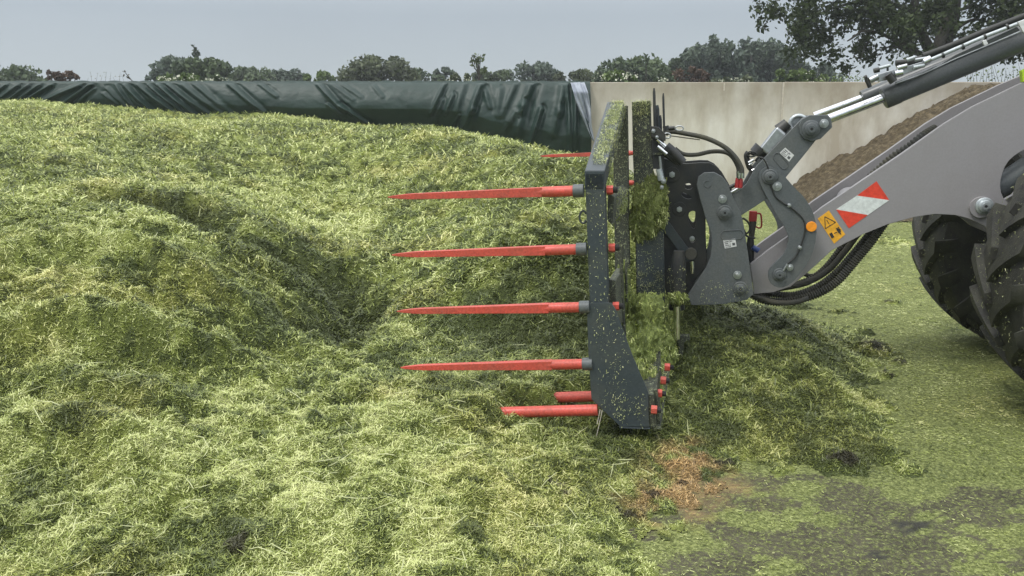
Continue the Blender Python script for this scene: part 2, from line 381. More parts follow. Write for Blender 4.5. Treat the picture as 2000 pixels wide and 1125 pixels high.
def H0(X, Y):
    X = np.asarray(X, float); Y = np.asarray(Y, float); sh = X.shape; x = X.ravel(); y = Y.ravel(); o = np.empty(len(x))
    for i in range(0, len(x), 20000):
        a, b_ = x[i:i+20000], y[i:i+20000]
        o[i:i+20000] = tps_k((a[:, None]-CT[None, :, 0])**2+(b_[:, None]-CT[None, :, 1])**2)@sol[:nC]+sol[nC]+sol[nC+1]*a+sol[nC+2]*b_
    return o.reshape(sh)
def hit0(px, py):
    d = ray(px, py); t = np.linspace(1.9/d.y, 18.5/d.y, 1200)
    z = CAMH+d.z*t; h = H0(d.x*t, d.y*t); k = np.argmax(z < np.maximum(h, 0))
    if z[k] >= max(h[k], 0): k = -1
    return d.x*t[k], d.y*t[k]
def seg_dist(X, Y, pts):
    best = np.full(X.shape, 1e9); par = np.zeros(X.shape)
    for i in range(len(pts)-1):
        ax, ay = pts[i]; bx, by = pts[i+1]; l2 = (bx-ax)**2+(by-ay)**2+1e-9
        t = np.clip(((X-ax)*(bx-ax)+(Y-ay)*(by-ay))/l2, 0, 1)
        d = np.hypot(X-ax-t*(bx-ax), Y-ay-t*(by-ay)); u = d < best; best[u] = d[u]; par[u] = (i+t[u])/(len(pts)-1)
    return best, par
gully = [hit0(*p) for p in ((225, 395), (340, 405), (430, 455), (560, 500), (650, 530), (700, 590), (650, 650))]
ledges = [[hit0(*p) for p in q] for q in (
    ((-60, 540), (100, 480), (260, 500), (400, 560), (520, 640)),
    ((-60, 660), (140, 640), (300, 660), (420, 700), (500, 730)),
    ((-60, 880), (60, 850), (180, 840), (260, 870), (300, 930)),
    ((560, 690), (660, 640), (760, 625)),
    ((20, 740), (180, 760), (330, 800), (430, 790)))]
darks = [(hit0(px, py), r, a_) for px, py, r, a_ in ((1430, 680, .6, 1.0), (1540, 770, .6, .72), (1620, 720, .4, .7), (1380, 820, .4, .7), (1480, 600, .5, 1.0), (1350, 760, .35, .5), (1100, 600, .4, .9), (1030, 650, .33, 1.1), (1190, 860, .3, .6), (1020, 640, .55, .8), (1060, 560, .5, .6), (940, 690, .4, .5), (1480, 640, .55, .9), (1600, 690, .35, .7), (1540, 600, .4, .6), (330, 400, .45, .6), (620, 540, .5, .8), (560, 500, .4, .6), (250, 760, .35, .35), (1130, 700, .3, .7), (700, 590, .4, .6), (1150, 870, .28, .35), (1380, 870, .2, .4), (1640, 900, .18, .8), (1560, 880, .12, .6), (180, 820, .25, .4), (60, 980, .18, .5), (450, 1050, .14, .7), (310, 1090, .12, .7), (850, 760, .25, .3))]  # dark green mound grass, plus shade painted under the fork and in hollows
clumps = [(hit0(px, py), r, a_) for px, py, r, a_ in ((1710, 685, .16, .07), (1760, 708, .10, .05), (1735, 738, .07, .05), (1690, 650, .10, .05), (1650, 610, .12, .05), (1700, 870, .16, .06), (1740, 900, .10, .05), (1640, 905, .14, .06), (1780, 920, .08, .04), (1560, 600, .16, .06), (1745, 590, .10, .04))]
orange = [(hit0(px, py), r) for px, py, r in ((1340, 900, .14), (1375, 945, .17), (1290, 985, .13), (1345, 975, .12))]
mudspots = [(hit0(px, py), r) for px, py, r in ((1330, 940, .05), (1270, 965, .05), (1240, 1000, .07), (1420, 905, .06), (1780, 1030, .09), (1540, 975, .03), (1720, 1088, .05), (1640, 905, .1), (1090, 940, .05), (1100, 965, .03), (460, 1070, .05), (1710, 685, .12), (1760, 710, .09), (1730, 735, .05), (1740, 590, .1), (460, 1090, .04))]

RY, RX = 410, 540
yy = np.exp(np.linspace(math.log(1.85), math.log(18.88), RY)); kk = np.linspace(-1.02, .92, RX)
GY, GK = np.meshgrid(yy, kk, indexing='ij'); GX = GK*GY
def H1(X, Y):
    h = H0(X, Y); h = np.where(h < 0.004, .0, h)
    th = np.clip(h/.16, 0, 1)
    g, par = seg_dist(X, Y, gully)
    h = h-.26*np.exp(-(g/.20)**2)*th*(.5+fbm(X/.18, Y/.18, 211, 3))+.05*np.exp(-((g-.5)/.25)**2)*th
    for k_, lg in enumerate(ledges):
        d_, p_ = seg_dist(X, Y, lg)
        h = h+(.12+.02*(k_ % 2))*np.exp(-(d_/.14)**2)*(.6+.8*fbm(X/.2, Y/.2, 201, 3))*np.sin(np.clip(p_, 0.02, .98)*math.pi)**.5*th
    edge_ = np.clip(1-h/.07, 0, 1)*(h > 0); h = h*(1-edge_*.8)+edge_*h*1.8*np.clip(fbm(X/.11, Y/.12, 171, 3)*3-1.1, 0, 1)
    for (cx, cy_), r_, a_ in clumps: h = h+a_*np.clip(np.exp(-(np.hypot((X-cx)*.8, Y-cy_)/r_)**2)*(.3+1.4*fbm(X/.07, Y/.07, 181, 3))-.35, 0, 1)
    far = np.clip((Y-5)/8, 0, 1)
    near = np.clip((Y-2.9)/1.4, .35, 1)
    h = h+th*(.17*near*(fbm(X/1.3, Y/1.5, 3, 3)-.5)*(.35+.65*far)+.09*near*(fbm(X/.42, Y/.5, 11, 3)-.5)+(.085)*(fbm(X/.13, Y/.14, 21, 3)-.5)+.05*(fbm(X/.05, Y/.05, 31, 2)-.5))
    bl = np.abs(fbm(X/.30, Y/.34, 41, 3)-.5)*2
    h = h-th*.05*near*np.clip(.22-bl, 0, 1)/.22
    # heap pushed up over the fork's lower tines
    ss = X*D.x+Y*D.y; tt_ = X*FW.x+Y*FW.y; t0_ = tine_t[0]; t1_ = tine_t[1]
    wgt = np.clip(np.maximum((ss-4.33)/.10, np.minimum((ss-3.84)/.08, (tt_-(t1_+.47*(t0_-t1_)))/.05)), 0, 1)
    wgt = np.maximum(wgt, np.clip(np.minimum((ss-4.10)/.08, (tt_-(t1_+.20*(t0_-t1_)))/.06), 0, 1)*np.clip((6.1-ss)/.5, 0, 1))*np.clip((6.1-ss)/.5, 0, 1)*np.clip((tt_-t1_+.02)/.10, 0, 1)*np.clip((t0_+.25-tt_)/.35, 0, 1)
    top_ = tine_z+.085+.09*(fbm(X/.12, Y/.12, 23, 3)-.5); h = np.where(wgt > 0, np.maximum(h, h*(1-wgt)+wgt*np.maximum(h, top_)), h)
    sink = np.clip((.045-h)/.045, 0, 1)
    return h-sink*.03*(fbm(X/.12, Y/.12, 51, 3) < .5)
KM = 1.12
_a = P(782, 808, 3.6*KM); _b = P(1168, 798, 3.6*KM); tine_t = (_a.dot(FW), _b.dot(FW)); tine_z = (_a.z+_b.z)/2
HZ = H1(GX, GY)
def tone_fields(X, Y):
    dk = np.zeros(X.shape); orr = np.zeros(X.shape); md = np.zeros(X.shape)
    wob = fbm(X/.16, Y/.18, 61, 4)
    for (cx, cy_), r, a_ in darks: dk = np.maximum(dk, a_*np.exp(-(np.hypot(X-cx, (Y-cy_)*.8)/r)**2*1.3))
    g, _ = seg_dist(X, Y, gully); dk = np.maximum(dk, 1.15*np.exp(-(g/.27)**2))  # gully: brown-green tone with its shade painted into the colour
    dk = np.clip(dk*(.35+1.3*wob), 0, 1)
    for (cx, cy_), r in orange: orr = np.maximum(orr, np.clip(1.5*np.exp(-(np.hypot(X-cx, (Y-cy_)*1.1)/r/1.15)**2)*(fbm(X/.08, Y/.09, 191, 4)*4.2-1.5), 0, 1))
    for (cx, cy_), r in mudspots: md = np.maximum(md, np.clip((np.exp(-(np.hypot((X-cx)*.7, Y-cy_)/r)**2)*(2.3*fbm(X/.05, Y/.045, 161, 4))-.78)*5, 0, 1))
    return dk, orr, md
def grass_col(X, Y, rnd):
    """colour of clippings by place and by chance, with painted shade in hollows"""
    dk, orr, md = tone_fields(X, Y)
    big = fbm(X/.9, Y/1.1, 71, 4); mid_ = fbm(X/.13, Y/.15, 81, 3)
    spots = np.clip((fbm(X/.10, Y/.085, 131, 4)-.545)*9, 0, 1)*(.45+1.1*fbm(X/.8, Y/.7, 151, 3))
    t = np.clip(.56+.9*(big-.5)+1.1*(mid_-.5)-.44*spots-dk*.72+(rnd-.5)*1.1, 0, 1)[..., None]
    c0 = np.array((.100, .128, .034)); c1 = np.array((.345, .405, .092)); c2 = np.array((.68, .71, .33))
    c = np.where(t < .5, c0+(c1-c0)*t*2, c1+(c2-c1)*(t-.5)*2)
    yel = np.clip((fbm(X/.6+5, Y/.6, 91, 3)-.52)*4, 0, 1)[..., None]*.35
    c = c*(1-yel)+yel*c*np.array((1.22, .98, .9))
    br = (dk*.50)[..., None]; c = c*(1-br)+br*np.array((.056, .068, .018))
    c = c*(1-orr[..., None])+orr[..., None]*np.array((.50, .34, .15))*(.4+rnd[..., None])
    c = c*(1-.85*md[..., None])+.85*md[..., None]*np.array((.035, .028, .018))
    return c
idx = np.arange(RY*RX).reshape(RY, RX)
F = np.stack([idx[:-1, :-1], idx[:-1, 1:], idx[1:, 1:], idx[1:, :-1]], -1).reshape(-1, 4)
hz = HZ.ravel(); F = F[hz[F].max(1) > .006]
use = np.unique(F); remap = -np.ones(RY*RX, int); remap[use] = np.arange(len(use))
V = np.c_[GX.ravel(), GY.ravel(), hz][use]
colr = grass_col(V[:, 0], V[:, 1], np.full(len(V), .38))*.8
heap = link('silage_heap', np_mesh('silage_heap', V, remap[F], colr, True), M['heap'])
tag(heap, 'big sloping heap of chopped green grass filling the yard in front of the tarpaulin', 'silage heap', kind='stuff')

# ------------------------------------------------------------------ yard and field
YX = 260; YR = 240
yy2 = np.exp(np.linspace(math.log(1.2), math.log(18.95), YR)); kk2 = np.linspace(-1.2, 1.1, YX)
A, B = np.meshgrid(yy2, kk2, indexing='ij'); X2 = A*B; Y2 = A
def coverage(X, Y):
    big = fbm(X/.28, Y/.22, 101, 4); edge = np.clip((Y+.12*X-3.75+(big-.5)*.9)/.35, 0, 1)
    left = np.clip((.75-X+(big-.5)*1.1)/.6, 0, 1)
    patch = np.clip((big-.57)*3.0+(fbm(X/.10, Y/.08, 111, 4)-.5)*1.9, -.15, .3)
    return np.maximum(patch, np.maximum(edge*.60+edge*(fbm(X/.12, Y/.1, 121, 4)-.5)*.5, left*.55))
covv = coverage(X2, Y2)+.06; dk, orr, md = tone_fields(X2, Y2)
idx = np.arange(YR*YX).reshape(YR, YX); F = np.stack([idx[:-1, :-1], idx[:-1, 1:], idx[1:, 1:], idx[1:, :-1]], -1).reshape(-1, 4)
V = np.c_[X2.ravel(), Y2.ravel(), np.zeros(YR*YX)]
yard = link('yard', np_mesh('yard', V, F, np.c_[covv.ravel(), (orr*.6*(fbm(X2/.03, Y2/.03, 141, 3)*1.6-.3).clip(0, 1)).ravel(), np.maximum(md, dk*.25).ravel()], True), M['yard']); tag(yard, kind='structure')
V = np.array([(-900, -200, -.02), (900, -200, -.02), (900, 1600, -.02), (-900, 1600, -.02)], float)
fld = link('field', np_mesh('field', V, np.array([[0, 1, 2, 3]])), M['field']); tag(fld, kind='structure')

# ------------------------------------------------------------------ loose blades on the heap
def bil(G, r, c):
    r0 = np.clip(r.astype(int), 0, RY-2); c0 = np.clip(c.astype(int), 0, RX-2); fr = r-r0; fc = c-c0
    return (G[r0, c0]*(1-fc)+G[r0, c0+1]*fc)*(1-fr)+(G[r0+1, c0]*(1-fc)+G[r0+1, c0+1]*fc)*fr
def blades(X, Y, Z, L_, Wd, tilt, col, nseg, roll=1.6):
    n = len(X); th = RNG.random(n)*2*np.pi; up = (RNG.random(n)-.25)*tilt
    d = np.c_[np.cos(th)*np.cos(up), np.sin(th)*np.cos(up), np.sin(up)]
    s = np.c_[-np.sin(th), np.cos(th), (RNG.random(n)-.5)*roll]; s /= np.linalg.norm(s, axis=1)[:, None]
    P0 = np.c_[X, Y, Z]; bend = (RNG.random(n)-.5)[:, None]*.7*s*L_[:, None]*.5+np.array((0, 0, 1))*((RNG.random(n)-.6)*.35*L_)[:, None]
    pts = []
    for k in range(nseg+1):
        t = k/nseg-.5; c = P0+d*(t*L_)[:, None]+bend*(.25-t*t)*2
        w = (s*Wd[:, None]*.5)*(1 if nseg == 1 else (1.0 if k == 1 else .55))
        pts += [c-w, c+w]
    V = np.stack(pts, 1).reshape(-1, 3); per = 2*(nseg+1); base = np.arange(n)*per
    F = np.concatenate([np.stack([base+2*k, base+2*k+1, base+2*k+3, base+2*k+2], 1) for k in range(nseg)])
    return V, F, np.repeat(col, per, axis=0)
def scatter(n, ylo, yhi, nseg, ls, ws, lift):
    lo = math.log(ylo); hi = math.log(yhi)
    Y = np.exp(lo+(hi-lo)*RNG.random(n)); K = kk[0]+.18+(kk[-1]-kk[0]-.3)*RNG.random(n)*1.0
    r = (np.log(Y)-math.log(yy[0]))/(math.log(yy[-1])-math.log(yy[0]))*(RY-1); c = (K-kk[0])/(kk[-1]-kk[0])*(RX-1)
    Z = bil(HZ, r, c); k = Z > .008; Y, K, Z = Y[k], K[k], Z[k]; X = K*Y; n = len(X)
    sc = np.clip(Y/4, .75, 3.2)**.8
    L_ = ls*(.35+1.5*RNG.random(n)**2)*sc; Wd = ws*(.6+.8*RNG.random(n))*sc
    Z = Z+lift*(RNG.random(n)**1.5)*np.clip(Z/.1, .2, 1)*np.clip(Y/4, .8, 2)
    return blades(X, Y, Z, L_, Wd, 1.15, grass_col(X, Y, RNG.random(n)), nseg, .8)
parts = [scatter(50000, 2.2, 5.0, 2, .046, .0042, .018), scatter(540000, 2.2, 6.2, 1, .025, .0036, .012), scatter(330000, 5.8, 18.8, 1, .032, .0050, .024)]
# long pale straws
n = 520; K = RNG.uniform(-.65, .25, n); Y = np.exp(RNG.uniform(math.log(2.4), math.log(9), n))
r = (np.log(Y)-math.log(yy[0]))/(math.log(yy[-1])-math.log(yy[0]))*(RY-1); c = (K-kk[0])/(kk[-1]-kk[0])*(RX-1)
Z = bil(HZ, r, c)+.02; k = Z > .05
parts.append(blades((K*Y)[k], Y[k], Z[k], RNG.uniform(.07, .17, k.sum()), np.full(k.sum(), .0042), .5, np.tile((.50, .52, .27), (k.sum(), 1)), 2))
vo = 0; VV = []; FF = []; CC = []
for v, f, c in parts: VV.append(v); FF.append(f+vo); CC.append(c); vo += len(v)
bl = link('chopped_grass', np_mesh('chopped_grass', np.concatenate(VV), np.concatenate(FF), np.concatenate(CC)), M['blade'])
tag(bl, 'loose chopped grass blades lying all over the silage heap', 'chopped grass', kind='stuff')
# clippings on the yard
n = 190000; Y = np.exp(RNG.uniform(math.log(2.0), math.log(17), n)); K = RNG.uniform(-.05, .72, n); X = K*Y
r = (np.log(Y)-math.log(yy[0]))/(math.log(yy[-1])-math.log(yy[0]))*(RY-1); c = (K-kk[0])/(kk[-1]-kk[0])*(RX-1)
k = (bil(HZ, r, c) < .012) & (RNG.random(n) < .08+1.0*np.clip(coverage(X, Y)-.0, 0, 1)); X, Y = X[k], Y[k]; n = len(X)
sc = np.clip(Y/4, .75, 3)**.7
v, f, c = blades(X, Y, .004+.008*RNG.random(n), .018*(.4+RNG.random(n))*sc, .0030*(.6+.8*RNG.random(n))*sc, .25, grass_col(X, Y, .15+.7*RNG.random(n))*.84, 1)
yb = link('scattered_clippings', np_mesh('scattered_clippings', v, f, c), M['blade']); tag(yb, 'thin flattened grass clippings strewn on the wet concrete yard', 'grass clippings', kind='stuff')

# ------------------------------------------------------------------ concrete wall
WY = 19.0; wtop = PY(1300, 160.5, WY).z
wl = empty('concrete_wall', (0, WY, 0)); tag(wl, 'long beige precast concrete silo wall behind the machine, partly under the tarpaulin', 'wall')
xs = [-21.6, -16.6, -11.6, -6.6, -1.6]+[PY(1522, 300, WY).x, ]; xs += [xs[-1]+4.9, xs[-1]+9.8, xs[-1]+14.7]
xs.insert(5, xs[5]-3.9) if False else None
for i in range(len(xs)-1):
    bm = bmesh.new(); box_bm(bm, (xs[i]+.022, WY+.001*(i % 2), -.1), (xs[i+1]-xs[i]-.044, 0, 0), (0, .22, 0), (0, 0, wtop+.1+(.006 if i % 2 else 0)))
    from_bm('wall_panel', bm, M['wall'], wl, bevel=.015)
for i in range(1, len(xs)-1):
    bm = bmesh.new(); box_bm(bm, (xs[i]-.021, WY+.012, -.1), (.042, 0, 0), (0, .19, 0), (0, 0, wtop+.09)); from_bm('joint_filler', bm, M['joint'], wl)
p = PY(1415, 162, WY-.004); bm = bmesh.new(); box_bm(bm, (p.x-.015, WY-.006, wtop-.19), (.03, 0, 0), (0, .012, 0), (0, 0, .17)); from_bm('lifting_slot', bm, M['joint'], wl)

# ------------------------------------------------------------------ tarpaulin
folds = []
def fz(sc, ox, oy, *fs):
    for (x0, y0, x1, y1, w, a_) in fs: folds.append((ox+x0/sc, oy+y0/sc, ox+x1/sc, oy+y1/sc, w, a_))
fz(3.846, 0, 80, (60, 330, -20, 400, 3, .05), (150, 335, 40, 425, 3.5, .06), (225, 335, 110, 430, 3, .06), (310, 330, 170, 440, 3, .06), (400, 330, 225, 445, 3.5, .08), (610, 335, 330, 460, 5, .08), (700, 325, 510, 465, 4, .10), (720, 360, 590, 480, 4, .05),
   (880, 325, 1010, 500, 3, .07), (950, 330, 1160, 535, 4, .10), (1050, 330, 1350, 560, 5, .10), (1120, 330, 1440, 575, 4, .10), (1190, 325, 1530, 595, 4, .10), (1270, 325, 1600, 560, 4, .07), (1380, 325, 1700, 560, 5, .06), (1470, 325, 1800, 590, 6, .05), (1730, 320, 2010, 540, 5, .10), (1940, 310, 2100, 420, 4, .06), (800, 400, 900, 480, 4, .04), (820, 360, 960, 500, 4, .04))
fz(3.448, 600, 80, (70, 280, 270, 475, 5, .11), (250, 440, 410, 555, 4, .09), (160, 430, 250, 505, 3, .05), (170, 290, 330, 400, 4, .04), (230, 290, 380, 380, 4, .03), (450, 300, 520, 380, 4, .04),
   (930, 290, 845, 490, 4, .11), (915, 400, 845, 600, 4, .07), (985, 370, 940, 490, 4, .08), (1060, 290, 1010, 480, 6, .05), (1170, 290, 1110, 470, 6, .13), (1120, 460, 1050, 590, 5, .08), (1030, 500, 965, 595, 3, .06), (1180, 290, 1230, 450, 5, .07), (1300, 330, 1280, 500, 6, .04),
   (1400, 290, 1310, 500, 6, .06), (1510, 285, 1440, 470, 8, .14), (1450, 440, 1410, 620, 9, .11), (1400, 480, 1330, 600, 6, .06), (1570, 460, 1490, 720, 5, .12), (1720, 290, 1690, 480, 9, .11), (1690, 470, 1645, 620, 9, .09), (1750, 290, 1760, 740, 4, .09), (1800, 330, 1790, 740, 4, .10), (1830, 430, 1900, 660, 8, .05))
TX, TV = 620, 90; px_ = np.linspace(-260, 1152, TX); rows = np.linspace(0, 1, TV)
tv = []; 
PXg, Rg = np.meshgrid(px_, rows, indexing='ij')
bot = np.interp(PXg, [-260, 0, 320, 600, 900, 1100, 1152], [232, 235, 262, 275, 300, 335, 300])
PYg = 161+(bot-161)*Rg
yb_ = np.interp(PXg, [-260, 300, 450, 600, 850, 940, 1000, 1060, 1152], [190, 195, 205, 212, 214, 222, 238, 252, 262])
yb_ = yb_+9*np.abs(np.sin(PXg/21.0))*(PXg > 900)
Aamp = np.interp(PXg, [-260, 300, 480, 700, 1152], [.10, .10, .24, .36, .38])
t = (PYg-161)/(yb_-161); outw = Aamp*np.where(t < 1, np.sin(np.clip(t, 0, 1)*np.pi/2)**.8, 1-np.clip((t-1)*1.1, 0, 1.1)**1.0)
outw = np.maximum(outw, -.0)
dz = np.zeros(PXg.shape)
for x0, y0, x1, y1, w, a_ in folds:
    l2 = (x1-x0)**2+(y1-y0)**2; tt = ((PXg-x0)*(x1-x0)+(PYg-y0)*(y1-y0))/l2; tcl = np.clip(tt, 0, 1)
    sd_ = ((PXg-x0)*(y1-y0)-(PYg-y0)*(x1-x0))/math.sqrt(l2)
    dd = np.hypot(PXg-x0-tcl*(x1-x0), PYg-y0-tcl*(y1-y0))
    tap = np.clip(1.25-.6*tcl, 0, 1)
    w = w*.85; dz += a_*1.0*tap*(np.exp(-(dd/w)**2)-.55*np.exp(-(np.hypot(dd, 0)-w*1.9)**2/(w*w))*(sd_ > 0))
dz += .03*(fbm(PXg/28, PYg/16, 7, 3)-.5)
dz *= np.clip((PYg-161)/5, .15, 1)
Yt = WY-.03-np.maximum(outw+dz, .0)
Yt = np.minimum(Yt, WY-.02)
Vt = np.array([PY(a_, b_, WY)[:] for a_, b_ in zip(PXg.ravel(), PYg.ravel())])
Vt[:, 1] = Yt.ravel()
TP = []
for i in range(TX):   # part lying over the wall's top
    x = Vt[i*TV][0]; wv = .012*math.sin(i*.35)+.01*math.sin(i*.11)
    TP += [(x, WY+.30, wtop-.35), (x, WY+.27, wtop+.012), (x, WY+.1, wtop+.02+abs(wv)), (x, WY+.0, wtop+.015+abs(wv)), (x, WY-.025, wtop-.01)]
allv = np.concatenate([np.array(TP).reshape(TX, 5, 3), Vt.reshape(TX, TV, 3)[:, 1:]], 1); nv = allv.shape[1]
idx = np.arange(TX*nv).reshape(TX, nv); F = np.stack([idx[:-1, :-1], idx[:-1, 1:], idx[1:, 1:], idx[1:, :-1]], -1).reshape(-1, 4)
tr = empty('tarpaulin', (-3, WY, 0)); tag(tr, 'dark green plastic tarpaulin hanging in folds over the silo wall', 'tarpaulin')
o = link('sheet', np_mesh('sheet', allv.reshape(-1, 3), F, None, True), M['tarp'], tr)
# turned-over grey edge
lf = [(1116, 160), (1121, 185), (1131, 215), (1143, 243), (1156, 272)]; rt = [(1144, 160), (1149, 185), (1154, 215), (1155, 243), (1161, 277)]
gv = []; NR, NC = 40, 22
for i in range(NR):
    f = i/(NR-1)*4; k = min(int(f), 3); u = f-k
    a_ = (lf[k][0]*(1-u)+lf[k+1][0]*u, lf[k][1]*(1-u)+lf[k+1][1]*u); b_ = (rt[k][0]*(1-u)+rt[k+1][0]*u, rt[k][1]*(1-u)+rt[k+1][1]*u)
    for j in range(NC):
        w = j/(NC-1); p = PY(a_[0]*(1-w)+b_[0]*w, a_[1]*(1-w)+b_[1]*w, WY-.42)
        p.y += .05*math.sin(w*9+i*.12)+.03*math.sin(w*19-i*.2)+.3*max(0, 1-i/8)
        gv.append(p[:])
idx = np.arange(NR*NC).reshape(NR, NC); F = np.stack([idx[:-1, :-1], idx[:-1, 1:], idx[1:, 1:], idx[1:, :-1]], -1).reshape(-1, 4)
o = link('turned_edge', np_mesh('turned_edge', np.array(gv), F, None, True), M['tarpgrey'], tr); o['label'] = 'pale grey underside of the tarpaulin showing at its end'
so_ = o.modifiers.new('thick', 'SOLIDIFY'); so_.thickness = .006

# ------------------------------------------------------------------ soil bank by the wall
sxs = np.linspace(PY(1540, 380, 18).x, PY(2400, 160, 18).x, 150); sys_ = np.linspace(14.2, 18.98, 80)
top_px = [(1540, 385), (1565, 362), (1620, 322), (1700, 285), (1740, 260), (1800, 225), (1850, 196), (1900, 172), (1935, 160), (2100, 158), (2600, 158)]
tx = [PY(a_, b_, 18.3).x for a_, b_ in top_px]; tz = [PY(a_, b_, 18.3).z for a_, b_ in top_px]
SXg, SYg = np.meshgrid(sxs, sys_, indexing='ij'); ridge_z = np.interp(SXg, tx, tz)
q = np.clip((18.3-SYg)/3.9, 0, 1); ridge_z = ridge_z-.10; zz = ridge_z*(1-q**1.1)
zz = zz+np.clip(zz/.2, 0, 1)*(.22*(fbm(SXg/.35, SYg/.35, 5, 4)-.5)+.20*(fbm(SXg/.12, SYg/.12, 15, 3)-.5))
idx = np.arange(150*80).reshape(150, 80); F = np.stack([idx[:-1, :-1], idx[:-1, 1:], idx[1:, 1:], idx[1:, :-1]], -1).reshape(-1, 4)
sb = link('soil_bank', np_mesh('soil_bank', np.c_[SXg.ravel(), SYg.ravel(), zz.ravel()], F, None, True), M['soil']); tag(sb, 'brown bank of loose soil heaped against the concrete wall', 'soil', kind='stuff')

# ------------------------------------------------------------------ trees and plants
def leaves_mesh(name, C, size, cols, elong=1.5):
    n = len(C); a = RNG.normal(size=(n, 3)); a /= np.linalg.norm(a, axis=1)[:, None]
    b_ = RNG.normal(size=(n, 3)); b_ -= a*(a*b_).sum(1)[:, None]; b_ /= np.linalg.norm(b_, axis=1)[:, None]
    sz = (size*(.6+.8*RNG.random(n)))[:, None]
    V = np.stack([C-a*sz*.5*elong, C-b_*sz*.42, C+a*sz*.5*elong, C+b_*sz*.42], 1).reshape(-1, 3)
    F = np.arange(4*n).reshape(n, 4); return np_mesh(name, V, F, np.repeat(cols, 4, axis=0))
def in_ball(n):
    v = RNG.normal(size=(n, 3)); v /= np.linalg.norm(v, axis=1)[:, None]; return v*RNG.random(n)[:, None]**.45
PAL = {'oak': ((.026, .038, .015), (.075, .105, .034)), 'mid': ((.060, .088, .048), (.125, .165, .08)), 'blue': ((.065, .092, .070), (.12, .155, .105)), 'lime': ((.07, .11, .03), (.15, .21, .06)), 'red': ((.07, .045, .03), (.13, .085, .055)), 'olive': ((.06, .075, .038), (.12, .145, .07))}
def tree(name, label, cat, x0, x1, ytop, Y, pal, group='trees beyond the wall', lumps=26, n=3400, leaf=.17, flowers=0, shape='round', ybase=215, seed=0):
    rs = np.random.default_rng(seed+int(x0)+5000); x0 -= (x1-x0)*.15; x1 += (x1-x0)*.13; xc = (x0+x1)/2; base = PY(xc, 240, Y); base.z = 0
    sc = (PY(xc+100, 200, Y)-PY(xc, 200, Y)).x/100            # metres per photo pixel
    hw = (x1-x0)/2; root = empty(name, base); tag(root, label, cat, group)
    cs = []; hy = ybase-ytop
    for k in range(lumps):
        u = rs.uniform(-1, 1); env = (1-abs(u)**3.2)**.45 if shape == 'round' else (.72+.28*rs.random())*(1-abs(u)**4)
        r_ = (hw*.26 if shape == 'round' else hw*.13)*rs.uniform(.6, 1.15); r_ = min(r_, hy*.36)
        yt = 160-(160-ytop)*env*rs.uniform(.90, 1.05); r_ = min(r_, 12+(160-ytop)*.3)
        cs.append((xc+u*(hw-r_*.6), yt+r_*.9+max(0, ybase-yt-2*r_)*rs.random()**1.7*(k > lumps*.35), r_, rs.uniform(-1, 1)))
    per = max(20, int(n/lumps)); CC = []; KK = []
    c0, c1 = np.array(PAL[pal][0]), np.array(PAL[pal][1])
    for (cx, cy_, r_, dy) in cs:
        q_ = in_ball(per)*r_*sc*np.array((1, 1, 1.0 if shape == 'round' else 1.9)); ctr = np.array(PY(cx, cy_, Y)[:]); ctr[1] += dy*hw*.5*sc
        CC.append(q_+ctr); tt = np.clip(rs.uniform(.1, .8)+RNG.normal(size=per)*.22, 0, 1)[:, None]; KK.append(c0+(c1-c0)*tt)
    # core fill
    q_ = in_ball(n//2)*np.array((hw*.85*sc, hw*.4*sc, hy*.55*sc)); ctr = np.array(PY(xc, ybase-hy*.35, Y)[:]); CC.append(q_+ctr); KK.append(np.tile(c0*1.1, (n//2, 1)))
    CC = np.concatenate(CC); KK = np.concatenate(KK)
    link('crown', leaves_mesh('crown', CC, leaf*np.ones(len(CC)), KK), M['leaf'], root)
    bm = bmesh.new(); crown_c = PY(xc, ybase-hy*.5, Y)
    nst = 1 if shape == 'round' else 6
    for k in range(nst):
        bx = base+Vector((rs.uniform(-.8, .8)*hw*sc*(nst > 1), 0, 0)); tp = Vector((bx.x+rs.uniform(-.3, .3), bx.y, crown_c.z+hy*sc*.3))
        tube_bm(bm, [bx, bx.lerp(tp, .5)+Vector((.1, 0, 0)), tp], [.16, .11, .03], 7)
    for k in range(5):
        cx, cy_, r_, dy = cs[k]; tube_bm(bm, [base+Vector((0, 0, crown_c.z*.45)), PY(cx, cy_, Y)], [.07, .015], 5)
    from_bm('trunk', bm, M['bark'], root, smooth=60)
    if flowers:
        fc = []
        for k in range(flowers):
            cx, cy_ = rs.uniform(x0+4, x1-4), rs.uniform(ytop+4, 158); p = np.array(PY(cx, cy_, Y-hw*.5*sc-.2)[:]); m_ = rs.integers(2, 6)
            (k % 2 == 0) and fc.append(p+RNG.normal(size=(m_, 3))*np.array((.10, .08, .035)))
        fc = np.concatenate(fc); link('flower', leaves_mesh('flower', fc, .075*np.ones(len(fc)), np.tile((.62, .62, .50), (len(fc), 1)), 1.0), M['leaf'], root)['kind'] = 'stuff'
    return root
T = tree
T('bushy_tree', 'rounded green tree at the left edge of the picture beyond the tarpaulin', 'tree', -150, 66, 120, 42, 'mid')
T('bushy_tree', 'broad dark tree with a thin spire above white elder blossom', 'tree', 285, 400, 112, 45, 'blue', lumps=30, n=4200)
T('bushy_tree', 'green tree merging into the right side of the broad spired tree', 'tree', 345, 450, 116, 40, 'mid', lumps=24)
T('elder_bush', 'low elder bush with creamy blossom in front of the broad dark tree', 'bush', 315, 380, 143, 30, 'lime', 'elder bushes beyond the wall', 14, 900, .13, 34)
T('elder_bush', 'small elder bush with white blossom right of the broad dark tree', 'bush', 405, 445, 147, 30, 'mid', 'elder bushes beyond the wall', 10, 500, .13, 16)
T('bushy_tree', 'low ragged tree between the broad dark tree and a small dome shaped one', 'tree', 447, 528, 130, 52, 'mid', lumps=18, n=2200)
T('bushy_tree', 'small dome shaped dark tree left of a pale low one', 'tree', 528, 607, 134, 55, 'blue', lumps=16, n=2200)
